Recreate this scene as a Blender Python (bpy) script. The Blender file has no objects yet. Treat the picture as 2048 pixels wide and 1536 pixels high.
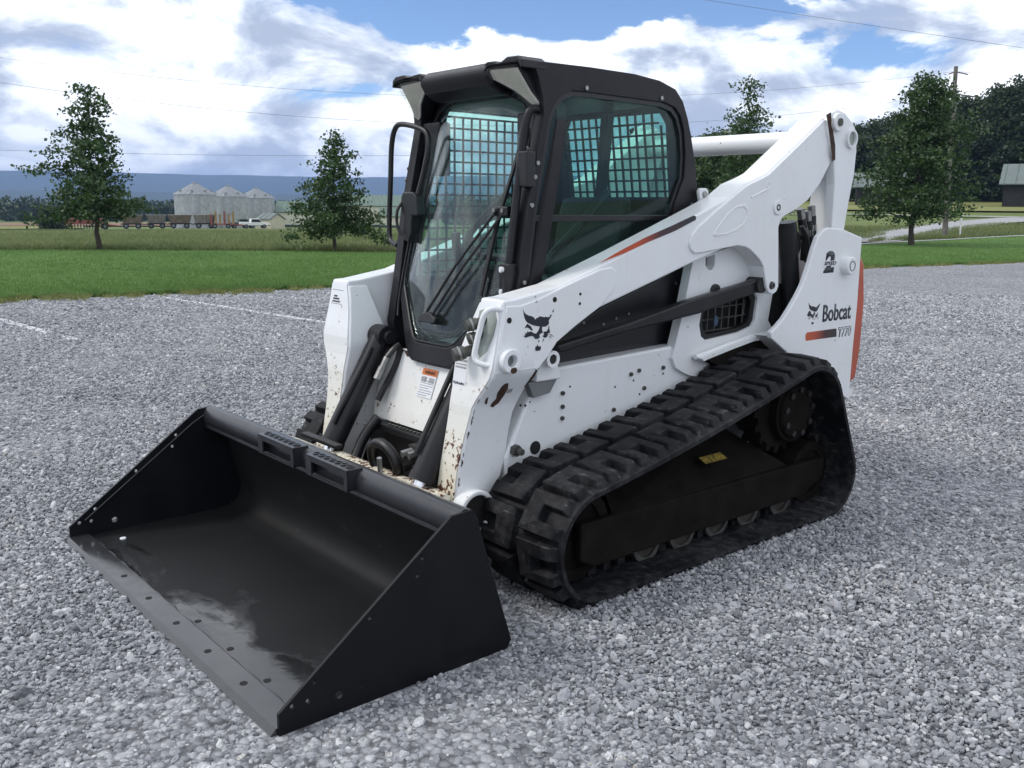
import bpy, bmesh, math, random
import numpy as np
from mathutils import Vector, Matrix
from mathutils.geometry import tessellate_polygon
R_ = math.radians
sc = bpy.context.scene
COL = sc.collection
rng = np.random.default_rng(7)
random.seed(7)

# ------------------------------------------------------------------ camera
HEAD = 229.533                      # compass-like heading of the view in the XY plane (degrees, ccw from +X)
CAM = Vector((3.592, 3.271, 1.486))
def set_camera():
    yaw, pitch, roll = R_(HEAD), R_(-10.82), R_(.466)
    fw = Vector((math.cos(pitch)*math.cos(yaw), math.cos(pitch)*math.sin(yaw), math.sin(pitch)))
    rt = Vector((math.sin(yaw), -math.cos(yaw), 0)); up = rt.cross(fw)
    r2 = rt*math.cos(roll) + up*math.sin(roll); u2 = up*math.cos(roll) - rt*math.sin(roll)
    cd = bpy.data.cameras.new('camera'); cd.sensor_width = 36; cd.lens = 36*1861.16/2048
    cd.clip_start = .05; cd.clip_end = 30000
    co = bpy.data.objects.new('camera', cd); COL.objects.link(co)
    m = Matrix((r2, u2, -fw)).transposed().to_4x4(); m.translation = CAM
    co.matrix_world = m; sc.camera = co
set_camera()

# ------------------------------------------------------------------ light
SUN_DIR = Vector((.76, -.649, 0)).normalized()*math.cos(R_(48)) + Vector((0, 0, math.sin(R_(48))))
sl = bpy.data.lights.new('sun', 'SUN'); sl.energy = 1.5; sl.angle = R_(16); sl.color = (1, .95, .88)
so = bpy.data.objects.new('sun', sl); COL.objects.link(so)
so.rotation_euler = SUN_DIR.to_track_quat('Z', 'Y').to_euler()

sc.view_settings.view_transform = 'Standard'; sc.view_settings.look = 'None'
sc.view_settings.exposure = 0.20; sc.view_settings.gamma = 1; sc.view_settings.use_curve_mapping = False

class NT:
    def __init__(s, t): s.t = t; s.N = t.nodes; s.L = t.links
    def n(s, typ, ins=None, **kw):
        nd = s.N.new(typ)
        for k, v in kw.items(): setattr(nd, k, v)
        for k, v in (ins or {}).items():
            sk = nd.inputs[k]
            if hasattr(v, 'is_output'): s.L.new(v, sk)
            else: sk.default_value = v
        return nd
    def math(s, op, a, b=0., c=None, clamp=False):
        nd = s.N.new('ShaderNodeMath'); nd.operation = op; nd.use_clamp = clamp
        for i, v in enumerate((a, b) if c is None else (a, b, c)):
            if hasattr(v, 'is_output'): s.L.new(v, nd.inputs[i])
            else: nd.inputs[i].default_value = v
        return nd.outputs[0]
    def vmath(s, op, a, b):
        nd = s.N.new('ShaderNodeVectorMath'); nd.operation = op
        for i, v in enumerate((a, b)):
            if hasattr(v, 'is_output'): s.L.new(v, nd.inputs[i])
            else: nd.inputs[i].default_value = v
        return nd.outputs['Value'] if op in ('DOT_PRODUCT', 'LENGTH', 'DISTANCE') else nd.outputs[0]
    def ramp(s, f, stops, interp='LINEAR'):
        nd = s.N.new('ShaderNodeValToRGB'); cr = nd.color_ramp; cr.interpolation = interp
        while len(cr.elements) < len(stops): cr.elements.new(.5)
        for e, (p, c) in zip(cr.elements, stops):
            e.position = p; e.color = (c, c, c, 1) if isinstance(c, (int, float)) else (*c, 1)
        s.L.new(f, nd.inputs[0]); return nd.outputs[0]
    def mix(s, f, a, b, blend='MIX'):
        nd = s.N.new('ShaderNodeMix'); nd.data_type = 'RGBA'; nd.blend_type = blend
        for i, v in ((0, f), (6, a), (7, b)):
            if hasattr(v, 'is_output'): s.L.new(v, nd.inputs[i])
            else: nd.inputs[i].default_value = v if i == 0 else ((*v, 1) if len(v) == 3 else v)
        return nd.outputs[2]
    def noise(s, vec, scale, detail=4, rough=.55, dist=0., out=0):
        nd = s.n('ShaderNodeTexNoise', {'Scale': scale, 'Detail': detail, 'Roughness': rough, 'Distortion': dist})
        if vec is not None: s.L.new(vec, nd.inputs['Vector'])
        return nd.outputs[out]

SKY_OX, SKY_OY, SKY_OZ = 61.2, 3.4, 12.6
def make_world():
    w = bpy.data.worlds.new('World'); sc.world = w; w.use_nodes = True
    T = NT(w.node_tree); T.N.clear()
    out = T.n('ShaderNodeOutputWorld')
    sky = T.n('ShaderNodeTexSky', sky_type='NISHITA', sun_disc=False, sun_elevation=R_(48),
              sun_rotation=math.atan2(SUN_DIR.x, SUN_DIR.y), air_density=.75, dust_density=.05, ozone_density=4.0, altitude=1200)
    bg1 = T.n('ShaderNodeBackground', {'Color': sky.outputs[0], 'Strength': .15})
    D = T.n('ShaderNodeTexCoord').outputs['Generated']
    rot = T.n('ShaderNodeVectorRotate', {'Vector': D, 'Angle': -R_(HEAD-90)}, rotation_type='Z_AXIS').outputs[0]  # x right, y ahead
    sq = T.vmath('MULTIPLY', rot, (6.0, 6.0, 12.5))
    off = T.vmath('ADD', sq, (SKY_OX, SKY_OY, SKY_OZ))
    n1 = T.noise(off, 1.0, 12, .60, .35)
    nl = T.noise(off, .55, 4, .5, .2)
    n2 = T.noise(T.vmath('ADD', off, (-.16, .0, .30)), 1.0, 6, .52, .35)
    # open patches of blue between the cloud banks
    def gap(x, z, sx, sz, amp):
        v = Vector((x, 1, z)).normalized()
        dd = T.vmath('MULTIPLY', T.vmath('SUBTRACT', rot, tuple(v)), (1/sx, 1/sx, 1/sz))
        return T.math('MULTIPLY', T.math('SUBTRACT', 1., T.math('POWER', T.vmath('LENGTH', dd, (0, 0, 0)), 2.), clamp=True), amp)
    def px(u, v): return (u-1024)/1861, (412+.00813*(u-1024)-v)/1861*1.03
    g = T.math('ADD', gap(*px(1090, -25), .46, .096, .46), gap(*px(1640, 135), .13, .030, .17))
    g = T.math('ADD', g, gap(*px(200, 130), .16, .022, .14))
    g = T.math('ADD', g, gap(*px(600, 200), .16, .018, .14))
    z = T.n('ShaderNodeSeparateXYZ', {0: rot}).outputs[2]
    cov = T.math('SUBTRACT', T.math('ADD', T.math('ADD', T.math('MULTIPLY', n1, .75), T.math('MULTIPLY', nl, .25)), .13), g)
    cov = T.math('SUBTRACT', cov, T.math('MULTIPLY', T.math('SUBTRACT', z, .22, clamp=True), .10))
    mask = T.ramp(cov, [(.40, 0.), (.45, .80), (.54, 1.)], 'EASE')
    lit = T.math('ADD', .63, T.math('MULTIPLY', T.math('SUBTRACT', n1, n2), 4.2), clamp=True)
    dark = T.ramp(nl, [(.46, 0.), (.66, 1.)], 'EASE')
    lit = T.math('SUBTRACT', lit, T.math('MULTIPLY', dark, .36), clamp=True)
    ccol = T.ramp(lit, [(.0, (.46, .53, .68)), (.20, (.60, .675, .82)), (.42, (.86, .93, 1.04)), (.62, (1.12, 1.17, 1.24)), (1., (1.45, 1.48, 1.53))])
    lowz = T.ramp(z, [(.0, 1.), (.09, 0.)])
    ccol = T.mix(T.math('MULTIPLY', lowz, .35), ccol, (.70, .82, 1.05))
    bg2 = T.n('ShaderNodeBackground', {'Color': ccol, 'Strength': 1.0})
    mx = T.n('ShaderNodeMixShader', {0: mask, 1: bg1.outputs[0], 2: bg2.outputs[0]})
    T.L.new(mx.outputs[0], out.inputs[0])
make_world()
sc.cycles.volume_bounces = 0 if hasattr(sc.cycles, 'volume_bounces') else 0
sc.cycles.transparent_max_bounces = 24

# ------------------------------------------------------------------ materials
def new_mat(name):
    m = bpy.data.materials.new(name); m.use_nodes = True
    T = NT(m.node_tree); b = T.N['Principled BSDF']
    return m, T, b
def obj_co(T): return T.n('ShaderNodeTexCoord').outputs['Object']
def bump(T, b, h, strength=.3, dist=.01):
    bp = T.n('ShaderNodeBump', {'Height': h, 'Strength': strength, 'Distance': dist}); T.L.new(bp.outputs[0], b.inputs['Normal'])
def plain(name, col, rough=.5, metal=0., var=.12, scale=6., bmp=0., spec=None):
    m, T, b = new_mat(name); co = obj_co(T)
    n = T.noise(co, scale, 5, .6)
    c = T.mix(T.ramp(n, [(.3, 0.), (.7, 1.)]), tuple(x*(1-var) for x in col), tuple(min(1, x*(1+var)) for x in col))
    T.L.new(c, b.inputs['Base Color']); b.inputs['Metallic'].default_value = metal
    T.L.new(T.math('ADD', rough-.08, T.math('MULTIPLY', T.noise(co, scale*2.7, 4), .16)), b.inputs['Roughness'])
    if spec is not None: b.inputs['Specular IOR Level'].default_value = spec
    if bmp: bump(T, b, T.noise(co, scale*8, 4, .6), bmp, .004)
    return m
def white_paint(name, chip=0., cream=0., base=(.77, .785, .80)):
    """machine enamel: faint dirt, chips with rust where it is knocked about"""
    m, T, b = new_mat(name); co = obj_co(T)
    sp = T.n('ShaderNodeSeparateXYZ', {0: co})
    d = T.ramp(T.noise(co, 3.2, 6, .62), [(.42, 0.), (.75, 1.)])
    col = T.mix(T.math('MULTIPLY', d, .26), base, (.60, .57, .50))
    streak = T.noise(T.vmath('MULTIPLY', co, (26, 26, 1.6)), 1., 4, .6)
    col = T.mix(T.math('MULTIPLY', T.ramp(streak, [(.58, 0.), (.75, 1.)]), .10), col, (.45, .42, .36))
    r = T.math('ADD', .30, T.math('MULTIPLY', d, .2))
    if cream:
        low = T.n('ShaderNodeMapRange', {'Value': sp.outputs[2], 'From Min': .95, 'From Max': .35, 'To Min': 0., 'To Max': cream}).outputs[0]
        col = T.mix(low, col, (.74, .68, .50))
    if chip:
        low = T.n('ShaderNodeMapRange', {'Value': sp.outputs[2], 'From Min': 1.1, 'From Max': .35, 'To Min': -.02, 'To Max': .085}).outputs[0]
        n = T.noise(co, 46., 5, .62); n2 = T.noise(co, 9., 3, .5)
        v = T.math('ADD', T.math('ADD', n, T.math('MULTIPLY', n2, .35)), T.math('MULTIPLY', low, chip))
        cm = T.ramp(v, [(.90, 0.), (.915, 1.)]); halo = T.ramp(v, [(.83, 0.), (.91, 1.)])
        col = T.mix(T.math('MULTIPLY', halo, .35*min(1, chip)), col, (.52, .36, .17))
        rc = T.mix(T.noise(co, 30., 3), (.035, .018, .012), (.16, .06, .022))
        col = T.mix(cm, col, rc); r = T.math('ADD', r, T.math('MULTIPLY', cm, .4))
        bump(T, b, T.math('SUBTRACT', 1., cm), .25, .002)
    T.L.new(col, b.inputs['Base Color']); T.L.new(r, b.inputs['Roughness'])
    b.inputs['Coat Weight'].default_value = .25; b.inputs['Coat Roughness'].default_value = .12
    return m
def glass(name, tint, rough=.02, refl=1.0):
    m = bpy.data.materials.new(name); m.use_nodes = True; T = NT(m.node_tree); T.N.clear()
    out = T.n('ShaderNodeOutputMaterial'); tr = T.n('ShaderNodeBsdfTransparent', {'Color': (*tint, 1)})
    gl = T.n('ShaderNodeBsdfGlossy', {'Color': (.95, .97, 1, 1), 'Roughness': rough})
    co = obj_co(T); spots = T.ramp(T.noise(co, 95., 2, .5), [(.70, 0.), (.74, 1.)])
    df = T.n('ShaderNodeBsdfDiffuse', {'Color': (.55, .6, .6, 1)})
    fc = T.n('ShaderNodeLayerWeight', {'Blend': .5}).outputs['Facing']
    fr = T.math('ADD', .022, T.math('MULTIPLY', T.math('POWER', fc, 4.5), .60))
    mx = T.n('ShaderNodeMixShader', {0: T.math('MULTIPLY', fr, refl, clamp=True), 1: tr.outputs[0], 2: gl.outputs[0]})
    dirt = T.math('ADD', .012, T.math('MULTIPLY', spots, .12))
    m2 = T.n('ShaderNodeMixShader', {0: dirt, 1: mx.outputs[0], 2: df.outputs[0]})
    T.L.new(m2.outputs[0], out.inputs[0]); return m
def rubber_mat():
    m, T, b = new_mat('track_rubber'); co = obj_co(T)
    n = T.noise(co, 22., 6, .65); n2 = T.noise(co, 3.2, 3, .5)
    du = T.ramp(T.math('ADD', T.math('MULTIPLY', n, .6), T.math('MULTIPLY', n2, .4)), [(.45, 0.), (.66, 1.)])
    sc_ = T.ramp(T.noise(T.vmath('MULTIPLY', co, (60, 14, 60)), 1., 4, .7), [(.58, 0.), (.70, 1.)])
    col = T.mix(du, (.0065, .0065, .0085), (.040, .040, .041))
    col = T.mix(T.math('MULTIPLY', sc_, T.math('MULTIPLY', du, .85)), col, (.17, .17, .165))
    T.L.new(col, b.inputs['Base Color']); T.L.new(T.math('ADD', .58, T.math('MULTIPLY', du, .25)), b.inputs['Roughness'])
    bump(T, b, n, .35, .004); b.inputs['Specular IOR Level'].default_value = .18; return m
def bucket_mat():
    m, T, b = new_mat('bucket_black_paint'); co = obj_co(T)
    st = T.noise(T.vmath('MULTIPLY', co, (5., 1.2, 5.)), 1.4, 5, .6)
    wet = T.ramp(st, [(.47, 0.), (.53, 1.)])
    scr = T.ramp(T.noise(T.vmath('MULTIPLY', co, (14, 3., 30.)), 2., 6, .7), [(.68, 0.), (.76, 1.)])
    col = T.mix(T.noise(co, 5., 4), (.0045, .005, .0065), (.009, .0095, .0115))
    col = T.mix(T.math('MULTIPLY', scr, .4), col, (.13, .13, .13))
    T.L.new(col, b.inputs['Base Color'])
    T.L.new(T.math('SUBTRACT', .46, T.math('MULTIPLY', wet, .12)), b.inputs['Roughness'])
    bump(T, b, T.noise(co, 9., 3), .05, .01); b.inputs['Specular IOR Level'].default_value = .2
    return m
def wet_floor_mat():
    m, T, b = new_mat('bucket_floor_paint'); co = obj_co(T)
    sp = T.n('ShaderNodeSeparateXYZ', {0: co})
    st = T.noise(T.vmath('MULTIPLY', co, (3.2, 1.3, 1.)), 1.6, 6, .62, .4)
    fr = T.n('ShaderNodeMapRange', {'Value': sp.outputs[0], 'From Min': 1.95, 'From Max': 2.5, 'To Min': -.28, 'To Max': .13}).outputs[0]
    nr = T.n('ShaderNodeMapRange', {'Value': sp.outputs[1], 'From Min': -1.0, 'From Max': .9, 'To Min': -.13, 'To Max': .10}).outputs[0]
    wet = T.ramp(T.math('ADD', T.math('ADD', st, fr), nr), [(.475, 0.), (.585, 1.)])
    scr = T.ramp(T.noise(T.vmath('MULTIPLY', co, (22, 5., 1.)), 2., 6, .7), [(.66, 0.), (.74, 1.)])
    col = T.mix(T.noise(co, 5., 4), (.0085, .009, .0095), (.015, .0155, .016))
    col = T.mix(T.math('MULTIPLY', scr, .55), col, (.12, .12, .12))
    T.L.new(col, b.inputs['Base Color'])
    T.L.new(T.math('SUBTRACT', .52, T.math('MULTIPLY', wet, .42)), b.inputs['Roughness'])
    T.L.new(T.math('ADD', .16, T.math('MULTIPLY', wet, .55)), b.inputs['Specular IOR Level'])
    bump(T, b, T.noise(co, 14., 3), .06, .01)
    return m
def decal_grad():
    m, T, b = new_mat('stripe_decal'); co = obj_co(T); x = T.n('ShaderNodeSeparateXYZ', {0: co}).outputs[0]
    t = T.n('ShaderNodeMapRange', {'Value': x, 'From Min': .88, 'From Max': .30}).outputs[0]
    T.L.new(T.ramp(t, [(.0, (.48, .075, .025)), (.38, (.48, .075, .025)), (.62, (.06, .025, .03)), (1., (.018, .018, .025))]), b.inputs['Base Color'])
    b.inputs['Roughness'].default_value = .35; return m
def decal_grad2():
    m, T, b = new_mat('model_bar_decal'); co = obj_co(T); x = T.n('ShaderNodeSeparateXYZ', {0: co}).outputs[0]
    t = T.n('ShaderNodeMapRange', {'Value': x, 'From Min': -.545, 'From Max': -.82}).outputs[0]
    T.L.new(T.ramp(t, [(.0, (.50, .09, .03)), (.25, (.42, .07, .03)), (.6, (.06, .02, .022)), (1., (.015, .02, .022))]), b.inputs['Base Color'])
    b.inputs['Roughness'].default_value = .35; return m
M = {}
M['white'] = white_paint('white_enamel', .2, .05)
M['white_arm'] = white_paint('white_enamel_arm', .3, .06)
M['white_chip'] = white_paint('chipped_white_enamel', 2.3, .75)
M['white_panel'] = white_paint('worn_white_enamel', 1.3, .45)
M['black'] = plain('black_cab_paint', (.013, .0125, .0155), .40, 0, .25, 9, .06, .28)
M['panel'] = plain('black_side_panel', (.007, .007, .010), .34, 0, .2, 6)
M['steel'] = plain('dark_grease_steel', (.016, .0145, .014), .55, .2, .5, 9, .15)
M['frame'] = plain('muddy_track_frame', (.0095, .0078, .0068), .8, 0, .5, 7, .3, .08)
M['rollerm'] = plain('worn_roller_steel', (.05, .042, .035), .6, .3, .4, 18)
M['cyl'] = plain('black_cylinder_paint', (.013, .013, .015), .36, 0, .35, 7, 0, .3)
M['chrome'] = plain('chrome_rod', (.75, .76, .78), .12, 1, .05, 8)
M['zinc'] = plain('zinc_fitting', (.34, .34, .33), .38, .85, .25, 22)
M['bolt'] = plain('bolt_steel', (.10, .10, .09), .5, .6, .4, 30)
M['hole'] = plain('open_hole', (.006, .006, .007), .8, 0, .1, 10)  # near-black on solid pieces, painted as the shade inside openings
M['rubber'] = rubber_mat(); M['bucket'] = bucket_mat(); M['floor'] = wet_floor_mat()
M['rail'] = plain('bucket_rail_paint', (.022, .023, .027), .30, 0, .2, 10)
M['edge'] = plain('cutting_edge_paint', (.028, .029, .032), .17, 0, .25, 9, 0, .7)
M['plastic'] = plain('black_plastic', (.008, .008, .0095), .42, 0, .2, 12, .08)
M['seatfab'] = plain('seat_vinyl', (.018, .018, .02), .6, 0, .2, 14)
M['grey'] = plain('grey_trim', (.16, .17, .17), .5, 0, .15, 8)
M['pocket'] = plain('pocket_grey_paint', (.30, .33, .31), .55, 0, .3, 14)  # recess shade put into the colour of solid pieces
M['orange'] = plain('orange_tailgate', (.42, .085, .045), .45, 0, .15, 4)
M['decal'] = plain('black_decal', (.012, .014, .022), .4, 0, .15, 20)
M['decalw'] = plain('white_decal', (.76, .77, .79), .4, 0, .04, 20)
M['label_o'] = plain('orange_label', (.55, .16, .04), .5, 0, .15, 30)
M['label_y'] = plain('yellow_label', (.20, .145, .02), .7, 0, .8, 60)
M['label_g'] = plain('grey_print', (.30, .31, .32), .6, 0, .3, 80)
M['rust'] = plain('rust_patch', (.045, .020, .012), .8, 0, .6, 40, .3)
M['glass'] = glass('windscreen_glass', (.90, .97, .955), .015, 1.5)
M['glass2'] = glass('green_window_glass', (.70, .88, .84), .015, .8)
M['lens'] = glass('lamp_lens', (.95, .95, .92), .10, 1.3)
M['reflector'] = plain('lamp_reflector', (.66, .65, .61), .35, .2, .12, 14)
M['screen'] = plain('window_screen_steel', (.022, .028, .028), .5, 0, .1, 10)
M['blue'] = plain('blue_tag', (.03, .06, .12), .5)
M['stripe'] = decal_grad(); M['bar'] = decal_grad2()

# ------------------------------------------------------------------ mesh helpers
def link(o, parent=None):
    COL.objects.link(o)
    if parent is not None: o.parent = parent
    return o
class MB:
    def __init__(s): s.v = []; s.f = []
    def add(s, vs, fs):
        k = len(s.v); s.v += [tuple(map(float, p)) for p in vs]; s.f += [tuple(i+k for i in f) for f in fs]; return s
    def box(s, x0, x1, y0, y1, z0, z1):
        return s.add([(x, y, z) for x in (x0, x1) for y in (y0, y1) for z in (z0, z1)],
                     [(0, 1, 3, 2), (4, 6, 7, 5), (0, 4, 5, 1), (2, 3, 7, 6), (0, 2, 6, 4), (1, 5, 7, 3)])
    def cyl(s, p0, p1, r, n=20, r1=None, cap=True):
        p0, p1 = Vector(p0), Vector(p1); a = (p1-p0).normalized(); r1 = r if r1 is None else r1
        u = a.orthogonal().normalized(); w = a.cross(u); vs = []
        for p, rr in ((p0, r), (p1, r1)):
            vs += [p + (u*math.cos(2*math.pi*i/n) + w*math.sin(2*math.pi*i/n))*rr for i in range(n)]
        fs = [(i, (i+1) % n, n+(i+1) % n, n+i) for i in range(n)]
        if cap: fs += [tuple(range(n))[::-1], tuple(range(n, 2*n))]
        return s.add(vs, fs)
    def ring(s, p0, p1, ro, ri, n=24):
        p0, p1 = Vector(p0), Vector(p1); a = (p1-p0).normalized(); u = a.orthogonal().normalized(); w = a.cross(u); vs = []
        for p, rr in ((p0, ro), (p1, ro), (p1, ri), (p0, ri)):
            vs += [p + (u*math.cos(2*math.pi*i/n) + w*math.sin(2*math.pi*i/n))*rr for i in range(n)]
        fs = []
        for k in range(4):
            A, B = k*n, ((k+1) % 4)*n
            fs += [(A+i, A+(i+1) % n, B+(i+1) % n, B+i) for i in range(n)]
        return s.add(vs, fs)
    def tube(s, path, r, n=8, smooth=0, rs=None):
        pts = [Vector(p) for p in path]
        if smooth:
            q = []
            for i in range(len(pts)-1):
                p0, p1, p2, p3 = pts[max(i-1, 0)], pts[i], pts[i+1], pts[min(i+2, len(pts)-1)]
                for k in range(smooth):
                    t = k/smooth
                    q.append(.5*((2*p1)+(p2-p0)*t+(2*p0-5*p1+4*p2-p3)*t*t+(3*p1-p0-3*p2+p3)*t**3))
            q.append(pts[-1]); pts = q
        vs, fs = [], []; u = None
        for i, p in enumerate(pts):
            a = (pts[min(i+1, len(pts)-1)]-pts[max(i-1, 0)]).normalized()
            u = a.orthogonal().normalized() if u is None else (u-a*u.dot(a)).normalized()
            w = a.cross(u); rr = rs[i] if rs else r
            vs += [p+(u*math.cos(2*math.pi*k/n)+w*math.sin(2*math.pi*k/n))*rr for k in range(n)]
        m = len(pts)
        for i in range(m-1): fs += [(i*n+k, i*n+(k+1) % n, (i+1)*n+(k+1) % n, (i+1)*n+k) for k in range(n)]
        fs += [tuple(range(n))[::-1], tuple(range((m-1)*n, m*n))]
        return s.add(vs, fs)
    def prism(s, poly, y0, y1, holes=(), mp=None):
        """(a,b) outline pushed from y0 to y1; mp maps (a,b,y) to space (default a=x, b=z)"""
        mp = mp or (lambda a, b, y: (a, y, b))
        loops = [list(poly)]+[list(h) for h in holes]
        tri = tessellate_polygon([[Vector((a, b, 0)) for a, b in l] for l in loops]) if holes else None
        flat = [p for l in loops for p in l]; n = len(flat)
        vs = [mp(a, b, y0) for a, b in flat]+[mp(a, b, y1) for a, b in flat]
        fs = [tuple(t) for t in tri]+[tuple(i+n for i in t)[::-1] for t in tri] if holes else [tuple(range(n)), tuple(range(n, 2*n))[::-1]]
        k = 0
        for l in loops:
            m = len(l); fs += [(k+i, k+(i+1) % m, n+k+(i+1) % m, n+k+i) for i in range(m)]; k += m
        return s.add(vs, fs)
    def build(s, name, mat, parent=None, bevel=0., seg=2, smooth=False, fix=True, angle=35):
        me = bpy.data.meshes.new(name); me.from_pydata(s.v, [], s.f)
        if fix:
            b = bmesh.new(); b.from_mesh(me); bmesh.ops.recalc_face_normals(b, faces=b.faces); b.to_mesh(me); b.free()
        me.materials.append(M[mat] if isinstance(mat, str) else mat)
        if smooth: me.polygons.foreach_set('use_smooth', [True]*len(me.polygons))
        o = bpy.data.objects.new(name, me); link(o, parent)
        if bevel:
            bv = o.modifiers.new('bevel', 'BEVEL'); bv.width = bevel; bv.segments = seg; bv.limit_method = 'ANGLE'; bv.angle_limit = R_(angle)
        if smooth:
            try: me.set_sharp_from_angle(angle=R_(38))
            except Exception: pass
        return o
def empty(name, label=None, cat=None, group=None, loc=(0, 0, 0), rz=0):
    o = bpy.data.objects.new(name, None); link(o); o.location = loc; o.rotation_euler.z = rz; o.empty_display_size = .2
    return tag(o, label, cat, group)
def tag(o, label=None, cat=None, group=None, kind=None):
    for k, v in (('label', label), ('category', cat), ('group', group), ('kind', kind)):
        if v: o[k] = v
    return o
def copy_tree(o, parent=None):
    c = o.copy(); COL.objects.link(c); c.parent = parent
    for ch in list(o.children): copy_tree(ch, c)
    return c
def circle(cx, cz, r, n=14): return [(cx+r*math.cos(2*math.pi*i/n), cz+r*math.sin(2*math.pi*i/n)) for i in range(n)]
def text_obj(name, s, origin, xdir, ydir, height, width, mat, parent, bold=0., shear=0., thick=.0015):
    cu = bpy.data.curves.new(name, 'FONT'); cu.body = s; cu.size = 1; cu.offset = bold; cu.shear = shear; cu.extrude = 0; cu.resolution_u = 4
    to = bpy.data.objects.new(name, cu); COL.objects.link(to)
    dg = bpy.context.evaluated_depsgraph_get(); me = bpy.data.meshes.new_from_object(to.evaluated_get(dg))
    bpy.data.objects.remove(to)
    co = np.empty(len(me.vertices)*3); me.vertices.foreach_get('co', co); co = co.reshape(-1, 3)
    lo, hi = co.min(0), co.max(0); a = (co[:, 0]-lo[0])/(hi[0]-lo[0])*width; b_ = (co[:, 1]-lo[1])/(hi[1]-lo[1])*height
    X, Y = np.array(xdir, float), np.array(ydir, float); X /= np.linalg.norm(X); Y /= np.linalg.norm(Y)
    P = np.array(origin)+np.outer(a, X)+np.outer(b_, Y)
    me.vertices.foreach_set('co', P.ravel()); me.materials.clear(); me.materials.append(M[mat])
    o = bpy.data.objects.new(name, me); link(o, parent)
    sm = o.modifiers.new('thickness', 'SOLIDIFY'); sm.thickness = thick; sm.offset = 0
    return o

# ------------------------------------------------------------------ terrain
def sstep(x, a, b): t = np.clip((x-a)/(b-a), 0, 1); return t*t*(3-2*t)
def terr(b, d):
    b = np.asarray(b, float); d = np.asarray(d, float)
    L = -.020*np.clip(d-31, 0, 179) - .012*np.clip(d-210, 0, 390) + .10*np.sin(d*.07+b*.25)*sstep(d, 60, 110)*(1-sstep(d, 180, 230))
    e = np.clip(d-40, 0, 170); Rr = .012*e + .0001*e*e
    t = sstep(b, -2, 14); back = 1-sstep(np.abs(b), 70, 120)
    return ((1-t)*L + t*Rr)*back
def pol(b, d, dz=0., z=None):
    a = R_(HEAD-b)
    return (CAM.x+d*math.cos(a), CAM.y+d*math.sin(a), (float(terr(b, d)) if z is None else z)+dz)
def polA(b, d, dz=0.):
    a = np.radians(HEAD-b); return np.stack([CAM.x+d*np.cos(a), CAM.y+d*np.sin(a), terr(b, d)+dz], -1)
def edge_d(b):      # straight rim of the gravel lot
    return 16.25/np.cos(np.radians(np.clip(np.asarray(b, float)+30, -80, 66)))
LB = [-60, -40, -28.66, -18.45, -7.47, 5, 20.45, 28.47, 40, 60]; LD = [47, 38, 34.4, 31.25, 29.6, 33, 41.2, 53.5, 72, 95]
def lawn_d(b): return np.interp(b, LB, LD)
def grid_obj(name, bs, rows, mat, dz, closed=False):
    """rows: list of d(b) arrays; sheet lying on the terrain"""
    V = np.concatenate([polA(bs, r, dz) for r in rows]); n = len(bs); F = []
    for j in range(len(rows)-1):
        for i in range(n if closed else n-1):
            k = (i+1) % n; F.append((j*n+i, j*n+k, (j+1)*n+k, (j+1)*n+i))
    m = MB(); m.v = V.tolist(); m.f = F
    return tag(m.build(name, mat, fix=False, smooth=True), kind='structure')

def ground_mat(name, cols, scales, rough=.9, bmp=.4, bscale=20, stretch=(1, 1, 1)):
    m, T, b = new_mat(name); co = T.vmath('MULTIPLY', obj_co(T), stretch)
    f = T.math('ADD', T.math('MULTIPLY', T.noise(co, scales[0], 6, .6), .55), T.math('MULTIPLY', T.noise(co, scales[1], 6, .65), .45))
    T.L.new(T.ramp(f, [(.32, cols[0]), (.5, cols[1]), (.68, cols[2])]), b.inputs['Base Color'])
    b.inputs['Roughness'].default_value = rough; b.inputs['Specular IOR Level'].default_value = .15
    bump(T, b, T.noise(co, bscale, 5, .7), bmp, .08); return m
def gravel_sheet_mat():
    m, T, b = new_mat('gravel_bed'); co = obj_co(T)
    vo = T.n('ShaderNodeTexVoronoi', {'Vector': co, 'Scale': 34., 'Randomness': 1.}); 
    h = T.n('ShaderNodeSeparateColor', {0: vo.outputs['Color']}).outputs[0]
    big = T.noise(co, .55, 5, .6); mid = T.noise(co, 7., 4, .75); fin = T.noise(co, 19., 3, .8)
    f = T.math('ADD', T.math('ADD', T.math('MULTIPLY', h, .34), T.math('MULTIPLY', big, .18)), T.math('ADD', T.math('MULTIPLY', mid, .26), T.math('MULTIPLY', fin, .30)))
    col = T.ramp(f, [(.30, (.085, .088, .095)), (.46, (.21, .215, .23)), (.60, (.31, .315, .335)), (.78, (.55, .56, .57))])
    gap_ = T.ramp(vo.outputs['Distance'], [(.45, 1.), (.75, .45)])
    col = T.mix(1., col, gap_, 'MULTIPLY')
    T.L.new(col, b.inputs['Base Color']); b.inputs['Roughness'].default_value = .92
    bump(T, b, T.math('SUBTRACT', T.math('MULTIPLY', h, .5), vo.outputs['Distance']), .8, .02); return m
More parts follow.
